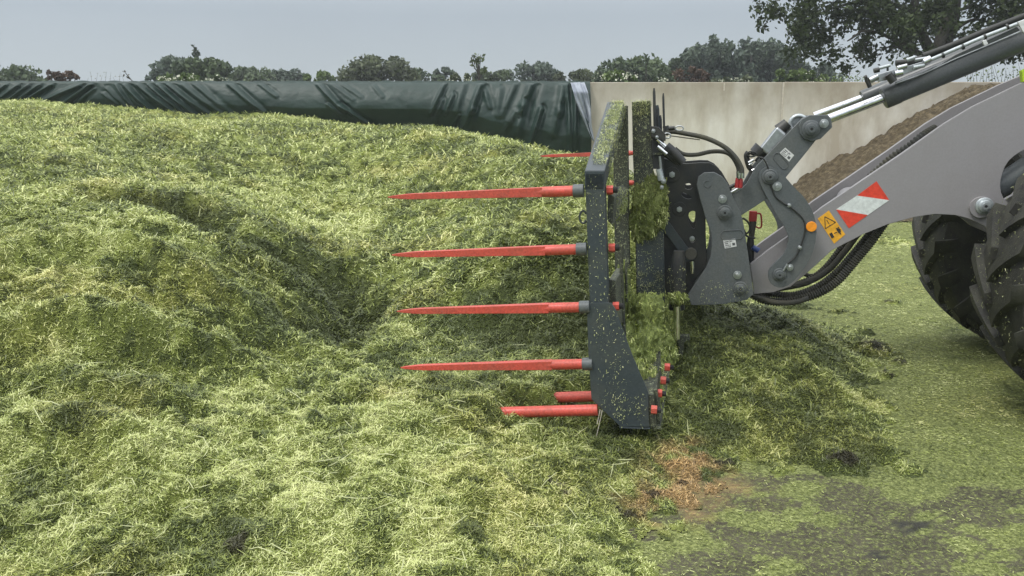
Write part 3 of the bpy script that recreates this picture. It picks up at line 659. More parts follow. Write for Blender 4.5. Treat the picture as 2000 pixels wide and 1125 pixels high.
T('bushy_tree', 'lowest pale tree just showing over the tarpaulin edge', 'tree', 605, 668, 141, 50, 'lime', lumps=12, n=1500)
T('bushy_tree', 'wide peaked tree rising over the middle of the tarpaulin', 'tree', 665, 802, 109, 48, 'olive', lumps=34, n=5000)
T('bushy_tree', 'flat topped tree right of the wide peaked tree', 'tree', 803, 858, 132, 52, 'mid', lumps=14, n=1800)
T('bushy_tree', 'narrow pointed tree left of the tall leggy weed', 'tree', 848, 884, 132, 54, 'blue', lumps=10, n=1100)
T('elder_bush', 'sparse pale bush with some blossom under the tall leggy weed', 'bush', 882, 925, 143, 34, 'olive', 'elder bushes beyond the wall', 10, 700, .13, 10)
T('bushy_tree', 'compact green tree right of the tall leggy weed', 'tree', 928, 992, 133, 52, 'mid', lumps=14, n=2000)
T('bushy_tree', 'round grey green tree above the right part of the tarpaulin', 'tree', 991, 1084, 122, 55, 'blue', lumps=24, n=3200)
T('bushy_tree', 'tiny dark tree above the grey turned tarpaulin edge', 'tree', 1086, 1120, 140, 52, 'olive', lumps=10, n=900)
T('bushy_tree', 'low olive tree at the start of the bare concrete wall', 'tree', 1118, 1200, 135, 46, 'olive', lumps=16, n=2200)
T('bushy_tree', 'domed green tree behind white blossom left of the poplars', 'tree', 1175, 1300, 110, 44, 'mid', lumps=30, n=4000)
T('elder_bush', 'blossoming elder bush at the foot of the domed green tree', 'bush', 1180, 1236, 138, 30, 'lime', 'elder bushes beyond the wall', 14, 900, .13, 30)
T('elder_bush', 'little bush with a few white flowers left of the reddish shrub', 'bush', 1282, 1310, 149, 30, 'mid', 'elder bushes beyond the wall', 8, 350, .13, 12)
T('bushy_tree', 'ragged tree between the domed tree and the poplars', 'tree', 1290, 1365, 118, 50, 'mid', lumps=18, n=2300)
T('reddish_shrub', 'dull reddish brown shrub in front of the poplars', 'shrub', 1318, 1378, 130, 36, 'red', 'shrubs beyond the wall', 14, 1500, .12)
T('poplar_clump', 'tall grey green poplar clump with upright twigs, left half', 'tree', 1330, 1455, 84, 50, 'blue', lumps=90, n=11000, leaf=.17, shape='tall')
T('poplar_clump', 'tall grey green poplar clump reaching to the oak, right half', 'tree', 1425, 1556, 80, 52, 'blue', lumps=90, n=11000, leaf=.17, shape='tall')
T('poplar_clump', 'lower grey green poplars stepping down right of the tall clump', 'tree', 1545, 1632, 118, 52, 'blue', lumps=26, n=2600, leaf=.15, shape='tall')
T('elder_bush', 'low bush with white flowers at the foot of the poplars', 'bush', 1395, 1470, 149, 32, 'olive', 'elder bushes beyond the wall', 12, 700, .13, 12)
T('lime_green_bush', 'yellow green bush on the wall edge under the oak, left one', 'bush', 1505, 1558, 137, 33, 'lime', 'yellow green bushes beyond the wall', 14, 1300, .12)
T('lime_green_bush', 'yellow green bush on the wall edge under the oak, right one', 'bush', 1552, 1604, 136, 33, 'lime', 'yellow green bushes beyond the wall', 14, 1300, .12, 8)
T('reddish_shrub', 'small reddish shrub standing alone at the left beyond the tarpaulin', 'shrub', 92, 122, 139, 33, 'red', 'shrubs beyond the wall', 8, 420, .10)
T('reddish_shrub', 'second small reddish shrub right of the lone one at the left', 'shrub', 112, 152, 138, 33, 'red', 'shrubs beyond the wall', 9, 520, .10)

def weed(name, label, base_px, stems, Y, col, r=.012, leaf=.07, nl=8):
    b0 = PY(base_px, 200, Y); b0.z = 0; root = empty(name, b0); tag(root, label, 'weed', 'weeds beyond the wall')
    bm = bmesh.new(); L_ = []
    for st in stems:
        pts = [Vector((b0.x, b0.y, 0))]+[PY(a_, c_, Y) for a_, c_ in st]
        tube_bm(bm, pts, [r]*(len(pts)-1)+[r*.4], 5)
        for k in range(nl):
            f = random.uniform(.3, 1); seg = min(int(f*(len(pts)-1)), len(pts)-2); p = pts[-2].lerp(pts[-1], random.random()) if random.random() < .8 else pts[seg].lerp(pts[seg+1], random.random())
            L_.append(p+Vector((random.gauss(0, .05), random.gauss(0, .05), random.gauss(0, .05))))
    link('leaf', leaves_mesh('leaf', np.array([l[:] for l in L_]), leaf*np.ones(len(L_)), np.tile(col, (len(L_), 1))), M['leaf'], root)['kind'] = 'stuff'
    from_bm('stem', bm, M['bark'], root)
weed('leggy_weed', 'tall leggy weed sticking up above the middle of the tarpaulin', 935, [((935, 160), (934, 130), (921, 108)), ((935, 150), (930, 125), (927, 106)), ((936, 140), (938, 120), (939, 107)), ((934, 145), (925, 128), (920, 118)), ((937, 152), (942, 140), (948, 132)), ((935, 132), (934, 118), (933, 112))], 26, (.10, .13, .06), .016, .09, 12)
weed('bent_twig', 'bare bent twig leaning left over the tarpaulin edge', 262, [((258, 158), (250, 148), (244, 141)), ((258, 157), (250, 152), (246, 148))], 25, (.10, .09, .06), .014, .05, 6)
weed('leggy_weed', 'thin spire shoot on top of the broad dark tree', 382, [((383, 140), (381, 110), (379, 91)), ((383, 130), (384, 112), (385, 100))], 45, (.05, .07, .04), .03, .16, 22)
weed('leggy_weed', 'slim bending shoot above the domed green tree', 1262, [((1262, 150), (1262, 120), (1258, 104)), ((1262, 130), (1266, 118), (1267, 112))], 40, (.07, .11, .05), .02, .13, 14)
weed('grass_stalks', 'thin dry grass stalks showing faintly at the left over the tarpaulin', 185, [((170+i*9, 158), (168+i*9+random.uniform(-6, 6), random.uniform(138, 152))) for i in range(9)], 26, (.3, .3, .22), .004, .03, 3)
weed('grass_stalks', 'sparse grass stalks on the bank right of the oak trunk', 1940, [((1890+i*6, 158), (1888+i*6+random.uniform(-8, 8), random.uniform(112, 148))) for i in range(22)], 22, (.16, .2, .09), .006, .05, 6)
weed('grass_stalks', 'short weeds on the wall edge under the hydraulic cylinder', 1640, [((1600+i*5, 158), (1600+i*5+random.uniform(-5, 5), random.uniform(146, 156))) for i in range(20)], 22, (.18, .24, .09), .004, .05, 6)

# oak
OY = 24
oak = empty('oak_tree', (PY(1835, 240, OY).x, OY, 0)); tag(oak, 'large dark oak overhanging the wall at the top right', 'tree')
blobs = [(1510, 5, 13), (1507, 36, 9), (1530, 18, 20), (1543, 48, 17), (1560, 22, 28), (1570, 66, 20), (1600, 40, 32), (1600, 80, 22), (1568, 96, 12), (1590, 100, 15), (1628, 100, 12), (1640, 66, 20), (1640, 28, 34), (1556, 104, 9), (1636, 112, 6), (1690, 84, 15), (1698, 108, 14), (1690, 40, 32), (1730, 56, 32), (1716, 92, 18), (1738, 112, 10), (1664, 130, 7), (1681, 128, 5), (1770, 46, 32), (1756, 84, 20), (1800, 26, 38), (1822, 56, 26), (1850, 26, 30), (1856, 62, 20), (1858, 88, 17), (1880, 92, 12), (1898, 66, 14), (1918, 60, 9), (1930, 14, 30), (1962, 6, 34), (1994, 16, 28), (1950, 40, 12), (1985, 42, 10), (1972, 110, 5), (1790, 100, 10), (1670, 10, 30), (1740, 8, 32)]
rs = np.random.default_rng(3)
for k in range(75): blobs.append((rs.uniform(1500, 2350), rs.uniform(-420, -15), rs.uniform(30, 50)))
for k in range(30): blobs.append((rs.uniform(2010, 2380), rs.uniform(-20, 90), rs.uniform(22, 40)))
CC = []; KK = []; c0, c1 = np.array(PAL['oak'][0]), np.array(PAL['oak'][1]); sc = (PY(1900, 100, OY)-PY(1800, 100, OY)).x/100
for (bx, by, r_) in blobs:
    nl = int(r_*r_*.50)+26; ctr = np.array(PY(bx, by, OY)[:]); ctr[1] += rs.uniform(-1.2, 1.2)
    # leaves gather on small twigs so that sky shows between them
    nt_ = max(3, int(nl/9)); tw = in_ball(nt_)*r_*sc*1.12; q_ = tw[rs.integers(0, nt_, nl)]+RNG.normal(size=(nl, 3))*.105
    CC.append(q_+ctr); KK.append(c0+(c1-c0)*np.clip(rs.uniform(.2, .6)+RNG.normal(size=nl)*.3, 0, 1)[:, None])
CC = np.concatenate(CC); KK = np.concatenate(KK)
link('crown', leaves_mesh('crown', CC, .095*np.ones(len(CC)), KK, 1.45), M['leaf'], oak)
bm = bmesh.new()
def br(pts, r0, r1, dy=0):
    q = spline([PY(a_, b_, OY+dy*(i/len(pts))) for i, (a_, b_) in enumerate(pts)], 5); tube_bm(bm, q, [r0+(r1-r0)*i/(len(q)-1) for i in range(len(q))], 8)
br([(1838, 355), (1836, 250), (1830, 160), (1828, 112), (1836, 80), (1850, 40), (1862, -10), (1880, -80)], .25, .10)
br([(1828, 120), (1812, 90), (1798, 60), (1790, 20), (1780, -40)], .17, .08, -1)
br([(1830, 110), (1858, 70), (1868, 30), (1874, -30)], .13, .07, .6)
br([(1825, 118), (1790, 102), (1760, 84), (1735, 72), (1710, 62), (1680, 62)], .10, .02, -1)
br([(1800, 70), (1770, 52), (1740, 44), (1700, 50), (1665, 74), (1655, 80)], .07, .015, -1.2)
br([(1790, 25), (1740, 8), (1690, 2), (1640, 12), (1590, 30)], .08, .02, 1)
br([(1842, 80), (1880, 48), (1908, 38), (1940, 46), (1970, 46)], .06, .02, .8)
br([(1862, 20), (1890, 15), (1920, -6)], .05, .03, .8)
br([(1822, 118), (1800, 108), (1770, 100), (1745, 90), (1720, 98)], .07, .012, -1)
br([(1710, 62), (1690, 90), (1680, 120)], .02, .008, -1)
br([(1862, -10), (1960, -80), (2080, -140)], .14, .05, 1); br([(1862, -10), (1800, -120), (1700, -200)], .13, .05, -1); br([(1870, -50), (1900, -200), (1920, -330)], .16, .05, 0)
from_bm('trunk', bm, M['bark'], oak, smooth=60)

# ------------------------------------------------------------------ clinging clippings on machine surfaces
P_, tube_bm_ = P, tube_bm
def P(px, py, s): return P_(px, py, s*KM)          # cross positions below are in units of KM metres
def tube_bm(bm, pts, rad, n=10, caps=True, rot=0.0):
    tube_bm_(bm, pts, [r*KM for r in rad] if hasattr(rad, '__len__') else rad*KM, n, caps, rot)
def cling(fn, n, L_=.022, w=.0036, lift=.006, bright=1.0):
    L_ *= .60; w *= .70; n = int(n*1.0)
    """fn(u, v) -> point; random blades lying on that patch"""
    pts = []
    while len(pts) < n:
        p = fn(random.random(), random.random())
        if mnoise.noise(p*14)+.6*mnoise.noise(p*40) > random.uniform(-.75, .35): pts.append(p[:])
    pts = np.array(pts)
    pts += RNG.normal(size=pts.shape)*lift
    c = (grass_col(pts[:, 0]*7, pts[:, 1]*7+3, RNG.random(n))*.62+np.array((.17, .18, .115)))*bright
    return blades(pts[:, 0], pts[:, 1], pts[:, 2], L_*(.4+RNG.random(n)), w*(.6+.8*RNG.random(n)), 2.2, c, 1)
def cling_obj(name, label, lst, parent):
    vo = 0; VV = []; FF = []; CC = []
    for v, f, c in lst: VV.append(v); FF.append(f+vo); CC.append(c); vo += len(v)
    o = link(name, np_mesh(name, np.concatenate(VV), np.concatenate(FF), np.concatenate(CC)), M['blade'], parent)
    o['kind'] = 'stuff'
    if label: o['label'] = label
    return o
def quadfn(a, b_, c, d):
    a, b_, c, d = map(Vector, (a, b_, c, d))
    return lambda u, v: (a*(1-u)+b_*u)*(1-v)+(d*(1-u)+c*u)*v
def lump(name, ctrl_pts, mat, parent, noise=.02):
    pass

# ------------------------------------------------------------------ fork
FO = P(1200, 830, 5.2); FO.z = 0
fork = empty('silage_fork', FO); tag(fork, 'dark grey folding push fork with red tines, caked with grass, on the loader', 'silage fork')
s1, s2, s3 = 3.6, 4.86, 7.4
def bar(name, p0, p1, w_t, w_d, mat, parent, bevel=.006):
    """rectangular tube between two image points on plane s: w_t wide along the machine, w_d across"""
    p0, p1 = Vector(p0), Vector(p1); ax = (p1-p0).normalized(); side = ax.cross(D).normalized()
    bm = bmesh.new(); box_bm(bm, p0-side*w_t/2, side*w_t, D*w_d, p1-p0); return from_bm(name, bm, mat, parent, bevel=bevel)
# near post
pw = 39/FOC*s1*1.0
plate('outer_post', [(1142, 337), (1180, 337), (1188, 596), (1152, 596)], s1, .09, M['fork'], fork, bevel=.006)
# side plate with folded foot
plate('side_plate', [(1146, 597), (1150, 592), (1194, 592), (1202, 604), (1236, 697), (1266, 766), (1268, 834), (1212, 834), (1182, 806), (1155, 780), (1149, 690)], s1-.012, .014, M['fork'], fork, bevel=.003)
bm = bmesh.new(); a_ = P(1210, 834, s1-.012); b_ = P(1270, 836, s1-.012); box_bm(bm, a_, b_-a_, D*.16, Vector((0, 0, -.008))); from_bm('foot_strip', bm, M['fork'], fork, bevel=.002)
# sloping top beam
def beam4(name, A, B, mat, parent, bevel=.005):
    bm = bmesh.new(); a = [bm.verts.new(p) for p in A]; b = [bm.verts.new(p) for p in B]
    bm.faces.new(a); bm.faces.new(b[::-1])
    for i in range(4): bm.faces.new((a[i], a[(i+1) % 4], b[(i+1) % 4], b[i]))
    return from_bm(name, bm, mat, parent, bevel=bevel)
sE = 4.8
An = [P(1142, 333, s1), P(1181, 333, s1), P(1181, 372, s1), P(1142, 372, s1)]
wE = (1181-1142)*s1/sE
Bn = [P(1186, 199, sE), P(1186+wE+4, 199, sE), P(1186+wE+4, 199+wE, sE), P(1186, 199+wE, sE)]
beam4('top_beam', An, Bn, M['fork'], fork)
# inner post of the near wing and its braces
plate('inner_post', [(1196, 212), (1225, 206), (1229, 480), (1232, 640), (1203, 640)], sE+.02, .09, M['grassy'], fork)
beam4('brace', [P(1187, 372, s1+.1), P(1200, 385, s1+.1), P(1196, 440, s1+.1), P(1186, 430, s1+.1)], [P(1216, 360, sE), P(1226, 370, sE), P(1226, 402, sE), P(1212, 412, sE)], M['grassy'], fork)
beam4('brace', [P(1189, 545, s1+.1), P(1202, 548, s1+.1), P(1206, 640, s1+.1), P(1190, 640, s1+.1)], [P(1206, 520, sE), P(1222, 520, sE), P(1226, 620, sE), P(1206, 620, sE)], M['grassy'], fork)
tube('strap', spline([P(1216, 478, 4.2), P(1213, 540, 4.2), P(1216, 600, 4.2), P(1221, 668, 4.2)], 6), .009, M['grassy'], fork, 8)
tube('strap', spline([P(1224, 440, 4.5), P(1223, 520, 4.5), P(1224, 590, 4.5)], 6), .007, M['grassy'], fork, 8)
# centre masts
for nm, s in (('mast', s2), ('mast', s2+.85), ):
    plate(nm, [(1234, 199), (1270, 197), (1273, 290), (1279, 400), (1288, 440), (1297, 600), (1243, 600), (1240, 400), (1236, 300)], s, .10, M['grassy'], fork)
plate('lower_frame_plate', [(1243, 470), (1286, 420), (1296, 440), (1299, 604), (1246, 604)], s2-.03, .028, M['fork'], fork)
# far wing
plate('outer_post', [(1240, 300), (1256, 300), (1258, 430), (1243, 430)], s3, .09, M['grassy'], fork)
beam4('top_beam', [P(1240, 294, s3), P(1258, 294, s3), P(1258, 310, s3), P(1240, 310, s3)], [P(1240, 204, 5.6), P(1266, 204, 5.6), P(1266, 228, 5.6), P(1240, 228, 5.6)], M['grassy'], fork)
# cross beam at the bottom, heap-side edge seen under the clippings
def LB(px, py, s_from, s): # same machine-frame spot at another cross position
    return P(px, py, s_from)+D*(s-s_from)*KM
bm = bmesh.new(); A = [LB(1168, 770, s1, s1), LB(1276, 770, s1, s1), LB(1282, 836, s1, s1), LB(1215, 836, s1, s1)]
prism_bm(bm, A, D*4.25); from_bm('cross_beam', bm, M['grassy'], fork, bevel=.006)
# sloping back sheet, from the cross beam up to the masts
bm = bmesh.new(); prism_bm(bm, [LB(1276, 770, s1, s1+.05), LB(1284, 838, s1, s1+.05), LB(1289, 838, s1, s1+.05), LB(1282, 768, s1, s1+.05)], D*4.1); from_bm('back_strip', bm, M['grassy'], fork)
bm = bmesh.new(); fr_ = [P(1272, 838, s1-.0), P(1285, 838, s1-.0), P(1305, 722, 4.3), P(1290, 722, 4.3)]; prism_bm(bm, fr_, -FW*.012+D*.004); from_bm('back_strip', bm, M['grassy'], fork)
# tines
RED_TINE = {}
def tine(tip, base, nut, s, collar=True, rpx=10.5, parent=fork, seg_len=None, shared=None):
    t_, b_ = P(*tip, s), P(*base, s); ax = (b_-t_); Ln = ax.length; ax.normalize(); r = rpx*s/FOC
    bm = bmesh.new()
    prof = [(0, .002), (.03, r*.30), (.10, r*.52), (.14, r*.60), (.5, r*.78), (.84, r*.96)]
    tube_bm(bm, [t_+ax*Ln*a for a, _ in prof], [q*1.30 for _, q in prof], 4, rot=math.pi/4)
    tube_bm(bm, [b_-ax*Ln*.27, b_-ax*Ln*.15, b_], [r*.66, r, r], 16)
    tn = from_bm('tine', bm, M['red'], parent, smooth=30, bevel=.0015)
    if collar: cyl_along('collar', b_-ax*.001, ax, .052, r*1.22, M['anthracite'], tn, 24)
    if nut:
        nc = P(*nut, s+.045); r2 = r*.86
        bm = bmesh.new(); tube_bm(bm, [nc-ax*.018, nc+ax*.014], r2, 6); from_bm('nut', bm, M['red'], tn, smooth=30, bevel=.001)
        bm = bmesh.new(); tube_bm(bm, [nc+ax*.014, nc+ax*.036], r2*.68, 12); from_bm('thread_end', bm, M['dark'], tn, smooth=30)
    return tn
tine((757, 385), (1120, 373), (1192, 371), s1)
tine((765, 498), (1126, 487), (1196, 484), s1)
tine((775, 608), (1132, 600), (1204, 598), s1)
tine((782, 718), (1138, 711), None, s1)
for k in range(12):
    s = s1-.02+.2*k; A0, A1 = LB(782, 808, s1, s), LB(1168, 798, s1, s); ax = (A1-A0).normalized(); L_ = (A1-A0).length; r = .0262
    bm = bmesh.new(); tube_bm(bm, [A0, A0+ax*.02, A0+ax*.07, A0+ax*.14, A0+ax*L_*.35, A1], [.002, r*.4, r*.62, r*.8, r, r], 18)
    tn = from_bm('tine', bm, M['red'], fork, smooth=35)
    if k == 0: tn['label'] = 'thick lower tine nearest the camera, its tip buried in the grass'
    nc = LB(1272, 797, s1, s) if k == 0 or k > 3 else P(*((1282, 768), (1290, 743), (1298, 717))[k-1], s1+.14*k); bm = bmesh.new(); tube_bm(bm, [nc, nc+FW*-.03], r*.8, 6); from_bm('nut', bm, M['red'], tn, smooth=30, bevel=.001)
    bm = bmesh.new(); tube_bm(bm, [nc-FW*.03, nc-FW*.05], r*.5, 10); from_bm('thread_end', bm, M['dark'], tn)
tine((1055, 305), (1232, 299), (1236, 299), s3, False, 5)
tine((1062, 362), (1236, 357), (1240, 357), s3, False, 5)
tine((1070, 424), (1239, 418), (1243, 418), s3, False, 5)
# shackle on the post
def ring_pts(cx, cy, rx, ry, s, n=16, a0=0, a1=2*math.pi, tiltD=0):
    return [P(cx+rx*math.cos(a0+(a1-a0)*i/n), cy+ry*math.sin(a0+(a1-a0)*i/n), s+tiltD*math.sin(a0+(a1-a0)*i/n)) for i in range(n+1)]
tube('shackle', ring_pts(1139, 424, 7, 12, s1+.03, 18, .5, 5.8), .005, M['fork'], fork, 8)
# slim upright rods and rear lines of the fork
for (x, y0, y1, s, r) in ((1277.5, 172, 262, 4.84, .0085), (1295.5, 182, 262, 4.84, .0065), (1284, 205, 290, 5.0, .012), (1290, 225, 300, 5.0, .009)):
    tube('guide_rod', [P(x, y0, s), P(x, y0+8, s), P(x+2, y1, s)], [r*.5, r, r], M['black'], fork, 10)
plate('rod_bracket', [(1270, 246), (1286, 248), (1300, 262), (1300, 276), (1280, 270), (1271, 268)], 4.80, .05, M['black'], fork)
plate('rod_bracket', [(1272, 262), (1296, 268), (1298, 300), (1296, 330), (1276, 330)], 4.86, .03, M['black'], fork)
bolt(1276, 256, 4.8, 4, M['zinc'], fork); bolt(1283, 268, 4.8, 3.4, M['zinc'], fork)
tube('clevis_pin', [P(1306, 251, 4.85), P(1318, 250, 4.85)], .012, M['black'], fork, 10)
tube('clevis_pin', [P(1300, 246, 4.85), P(1302, 256, 4.85)], .018, M['black'], fork, 10)
tube('snap_ring', ring_pts(1327, 250.5, 8, 4.5, 4.84, 16), .004, M['zinc'], fork, 8)
tube('snap_ring', ring_pts(1303, 265, 7, 5, 4.83, 16), .0045, M['zinc'], fork, 8)
tube('wire_pin', [P(1308, 265, 4.83), P(1367, 273, 4.83)], .0032, M['hosegr'], fork, 6)
tube('hydraulic_fitting', [P(1284, 272, 4.82), P(1301, 288, 4.82)], .013, M['chrome'], fork, 12)
tube('hydraulic_fitting', [P(1284, 286, 4.80), P(1302, 301, 4.80)], .012, M['chrome'], fork, 12)
tube('valve_body', spline([P(1301, 285, 4.83), P(1315, 297, 4.83), P(1334, 318, 4.83)], 4), .026, M['black'], fork, 14)
tube('valve_body', spline([P(1301, 300, 4.86), P(1312, 308, 4.86), P(1328, 318, 4.86)], 4), .022, M['black'], fork, 14)
tube('chrome_strut', [P(1289, 305, 4.85), P(1292, 345, 4.85)], .009, M['zinc'], fork, 10)
tube('chrome_strut', [P(1287, 330, 4.84), P(1292, 352, 4.84)], .019, M['steelpaint'], fork, 12)
bolt(1296, 354, 4.84, 5, M['zinc'], fork); bolt(1293, 366, 4.84, 4, M['zinc'], fork)
bm = bmesh.new(); a_ = P(1275, 299, 4.84); box_bm(bm, a_, P(1299, 297, 4.84)-a_, D*.06, Vector((0, 0, -.012))); from_bm('bracket_tab', bm, M['grassy'], fork)
plate('back_rail', [(1277, 205), (1286, 206), (1296, 330), (1300, 372), (1285, 372), (1280, 300)], 4.99, .05, M['fork'], fork)
# vertical fold cylinder
cb = P(1322, 512, 4.75); ct = P(1322, 598, 4.75)
tube('fold_cylinder', [P(1326, 490, 4.75), P(1325, 515, 4.75), P(1322, 590, 4.75), P(1322, 604, 4.75)], [.03, .043, .043, .046], M['black'], fork, 20)
tube('cylinder_rod', [P(1322, 598, 4.66), P(1322, 662, 4.66)], .020, M['chrome'], fork, 16)
plate('rod_eye', [(1316, 655), (1346, 656), (1348, 664), (1336, 668), (1334, 694), (1326, 694), (1325, 668), (1316, 666)], 4.72, .05, M['grassy'], fork)

# clippings caked on the fork
cl = []
topA, topB = quadfn(An[0], An[1], Bn[1], Bn[0]), quadfn(An[1], An[2], Bn[2], Bn[1])
cl.append(cling(lambda u, v: topA(.16+.80*(u**.7), .06+.94*v**.75)+Vector((0, 0, .005)), 3600, .020, .0036, .005, 1.12))
cl.append(cling(lambda u, v: topB(u**1.6, .12+.88*v)-FW*.004, 900, .018, .0034, .004, .85))
def facefn(pts, s): a, b_, c, d = [P(x, y, s) for x, y in pts]; return quadfn(a, b_, c, d)
for pts, s, n_, br_ in ((((1142, 340), (1180, 340), (1188, 596), (1152, 596)), s1-.003, 170, 1.3), (((1152, 600), (1200, 600), (1266, 830), (1170, 800)), s1-.016, 260, 1.25),
                       (((1168, 770), (1262, 770), (1266, 830), (1212, 830)), s1-.016, 190, 1.25), (((1234, 199), (1270, 197), (1279, 400), (1240, 400)), s2-.005, 650, .72),
                       (((1234, 197), (1272, 195), (1272, 225), (1234, 225)), s2-.008, 420, .95), (((1198, 212), (1225, 206), (1231, 560), (1203, 560)), sE+.012, 260, .7),
                       (((1246, 530), (1296, 530), (1297, 600), (1246, 600)), s2-.035, 700, .75), (((1246, 470), (1296, 440), (1296, 530), (1246, 540)), s2-.035, 220, 1.1),
                       (((1188, 372), (1226, 365), (1226, 405), (1188, 440)), s1+.25, 500, 1.1), (((1303, 520), (1340, 520), (1338, 592), (1306, 592)), 4.70, 120, 1.2),
                       (((1380, 545), (1470, 560), (1470, 596), (1360, 596)), 4.93, 260, 1.0)):
    cl.append(cling((lambda f: (lambda u, v: f(u, v)))(facefn(pts, s)), n_, .018, .0032, .004, br_))
cl.append(cling(quadfn(P(1212, 834, s1), P(1284, 838, s1), P(1340, 660, 5.6), P(1300, 640, 5.6)), 500, .02, .0034, .01))
cl.append(cling(quadfn(*fr_), 420, .016, .003, .004, 1.25))
cl.append(cling(quadfn(P(1240, 198, s2), P(1272, 198, s2), P(1272, 205, s2+.1), P(1244, 205, s2+.1)), 500, .02, .0034, .006, 1.1))
# hanging stems under the side plate
for x0, y0, x1, y1 in ((1170, 798, 1166, 825), (1176, 800, 1163, 858), (1310, 716, 1313, 745), (1195, 610, 1197, 640)):
    pass
cling_obj('clinging_clippings', 'grass clippings caked on the beams and posts of the fork', cl, fork)
tube('hanging_stem', [P(1172, 800, s1-.03), P(1169, 815, s1-.03), P(1166, 828, s1-.03)], .0025, M['joint'], fork, 4); tube('hanging_stem', [P(1176, 802, s1-.03), P(1170, 830, s1-.03), P(1163, 860, s1-.03)], .002, M['joint'], fork, 4)

# lumps of grass hanging on the frame: noisy blobs covered with blades
def grass_lump(cpts, nbl, parent, bright=1.0, label=None):
    """cpts: list of (px, py, s, rx, rz) ellipsoids, radii in metres"""
    bm = bmesh.new(); lst = []
    for (x, y, s, rx, rd, rz) in cpts:
        c = P(x, y, s); r0 = bmesh.ops.create_icosphere(bm, subdivisions=5, radius=1)
        for v in r0['verts']:
            q = v.co.copy(); k = 1+.42*mnoise.noise(q*1.6+Vector((x, y, 0)))+.30*mnoise.noise(q*4.5+Vector((x, y, 3)))+.16*mnoise.noise(q*11+Vector((x, y, 7)))
            v.co = c+(FW*(q.x*rx*k)+D*(q.y*rd*k)+Vector((0, 0, q.z*rz*k)))*KM
    me = bpy.data.meshes.new('caked_lump'); bm.to_mesh(me)
    vs = np.array([v.co[:] for v in bm.verts]); bm.free()
    n = nbl; k = RNG.integers(0, len(vs), n); pts = vs[k]+RNG.normal(size=(n, 3))*.007
    a = me.color_attributes.new('Col', 'FLOAT_COLOR', 'POINT'); c4 = np.ones((len(vs), 4), np.float32); c4[:, :3] = np.array((.20, .24, .07))*bright; a.data.foreach_set('color', c4.ravel())
    o = link('caked_lump', me, M['heap'], parent); o['kind'] = 'stuff'
    v, f, c = blades(pts[:, 0], pts[:, 1], pts[:, 2], .026*(.4+RNG.random(n)), .0038*(.6+.8*RNG.random(n)), 2.4, grass_col(pts[:, 0]*3, pts[:, 2]*3+2, RNG.random(n))*bright, 1)
    return (v, f, c)
lst = [grass_lump([(1264, 410, 4.86, .09, .08, .17), (1275, 385, 4.88, .08, .06, .12), (1254, 440, 4.86, .06, .07, .11), (1288, 425, 4.84, .04, .05, .07)], 5200, fork, .95),
       grass_lump([(1258, 655, 4.6, .13, .30, .20), (1240, 720, 4.25, .12, .28, .20), (1252, 775, 3.95, .09, .25, .15), (1278, 640, 4.9, .11, .25, .14), (1284, 690, 4.7, .09, .25, .17), (1272, 730, 4.4, .08, .25, .14), (1225, 640, 4.7, .06, .25, .18)], 30000, fork, 1.4),
       grass_lump([(1209, 400, 4.4, .03, .3, .06), (1214, 560, 4.6, .035, .2, .12), (1322, 583, 4.70, .05, .05, .03)], 2200, fork, 1.15)]
cling_obj('caked_grass', 'clumps of chopped grass piled on the lower frame and the masts', lst, fork)

# ------------------------------------------------------------------ wheel loader
LO = P_(2182, 529, 5.39); LO = Vector((LO.x, LO.y, 0)); LO += D*.47
ld = empty('wheel_loader', LO); tag(ld, 'grey lift arms, dark linkage and muddy front wheels of a wheel loader', 'wheel loader')
armP = [(1473, 574), (1466, 516), (1500, 489), (1540, 461), (1566, 442), (1589, 418), (1607, 404), (1680, 355), (1763, 299), (1845, 241), (1900, 208), (2000, 160), (2090, 122), (2230, 90), (2330, 120), (2350, 220), (2250, 330), (2120, 420), (2050, 470),
        (1990, 478), (1940, 456), (1921, 440), (1892, 427), (1865, 420), (1826, 418), (1786, 424), (1732, 439), (1685, 458), (1626, 488), (1579, 531), (1544, 560), (1510, 571)]
aper = [(2062, 330), (2040, 300), (2010, 288), (1985, 300), (1966, 318), (1955, 345), (1953, 370), (1962, 392), (1985, 405), (2020, 400), (2050, 370)]
sA, sB = 5.10, 5.47
plate('lift_arm', armP, sA, .045, M['arm'], ld, [smooth_poly(aper, 1)], bevel=.005)
offs = lambda pts, s_from, s_to: [P(x, y, s_from)+D*(s_to-s_from)*KM for x, y in pts]
bm = bmesh.new(); prism_bm(bm, offs(armP, sA, sB), D*.045, [offs(smooth_poly(aper, 1), sA, sB)]); from_bm('lift_arm', bm, M['arm'], ld, bevel=.005)
cyl_along('arm_cross_tube', P(1523, 535, sA)+D*.045, D, sB-sA-.045, .06, M['anthracite'], ld)
cyl_along('arm_cross_tube', P(1680, 400, sA)+D*.045, D, sB-sA-.045, .08, M['arm'], ld)
cyl_along('arm_pivot', P(1917, 405, sA-.02), D, .5, 19/FOC*sA, M['arm'], ld, 28)
boss(1922, 402, sA-.02, 15, M['steelpaint'], M['dark'], ld)
tube('axle_tube', [P(1945, 368, 5.2), P(2010, 325, 5.2), P(2080, 300, 5.2)], .065, M['anthracite'], ld, 18)
tube('lift_cylinder', [P(1958, 352, 5.3), P(2100, 300, 5.3)], .05, M['steelpaint'], ld, 18)
bm = bmesh.new(); prism_bm(bm, [P(x, y, sA-.003) for x, y in ((1996, 140), (2012, 132), (2012, 152), (1998, 160))], D*.002); from_bm('green_stripe', bm, M['limegreen'], ld)
bm = bmesh.new(); prism_bm(bm, [P(x, y, sA-.0) for x, y in ((1995, 138), (2060, 108), (2060, 130), (1998, 160))], D*.04); from_bm('cover_panel', bm, M['limegreen'], ld)
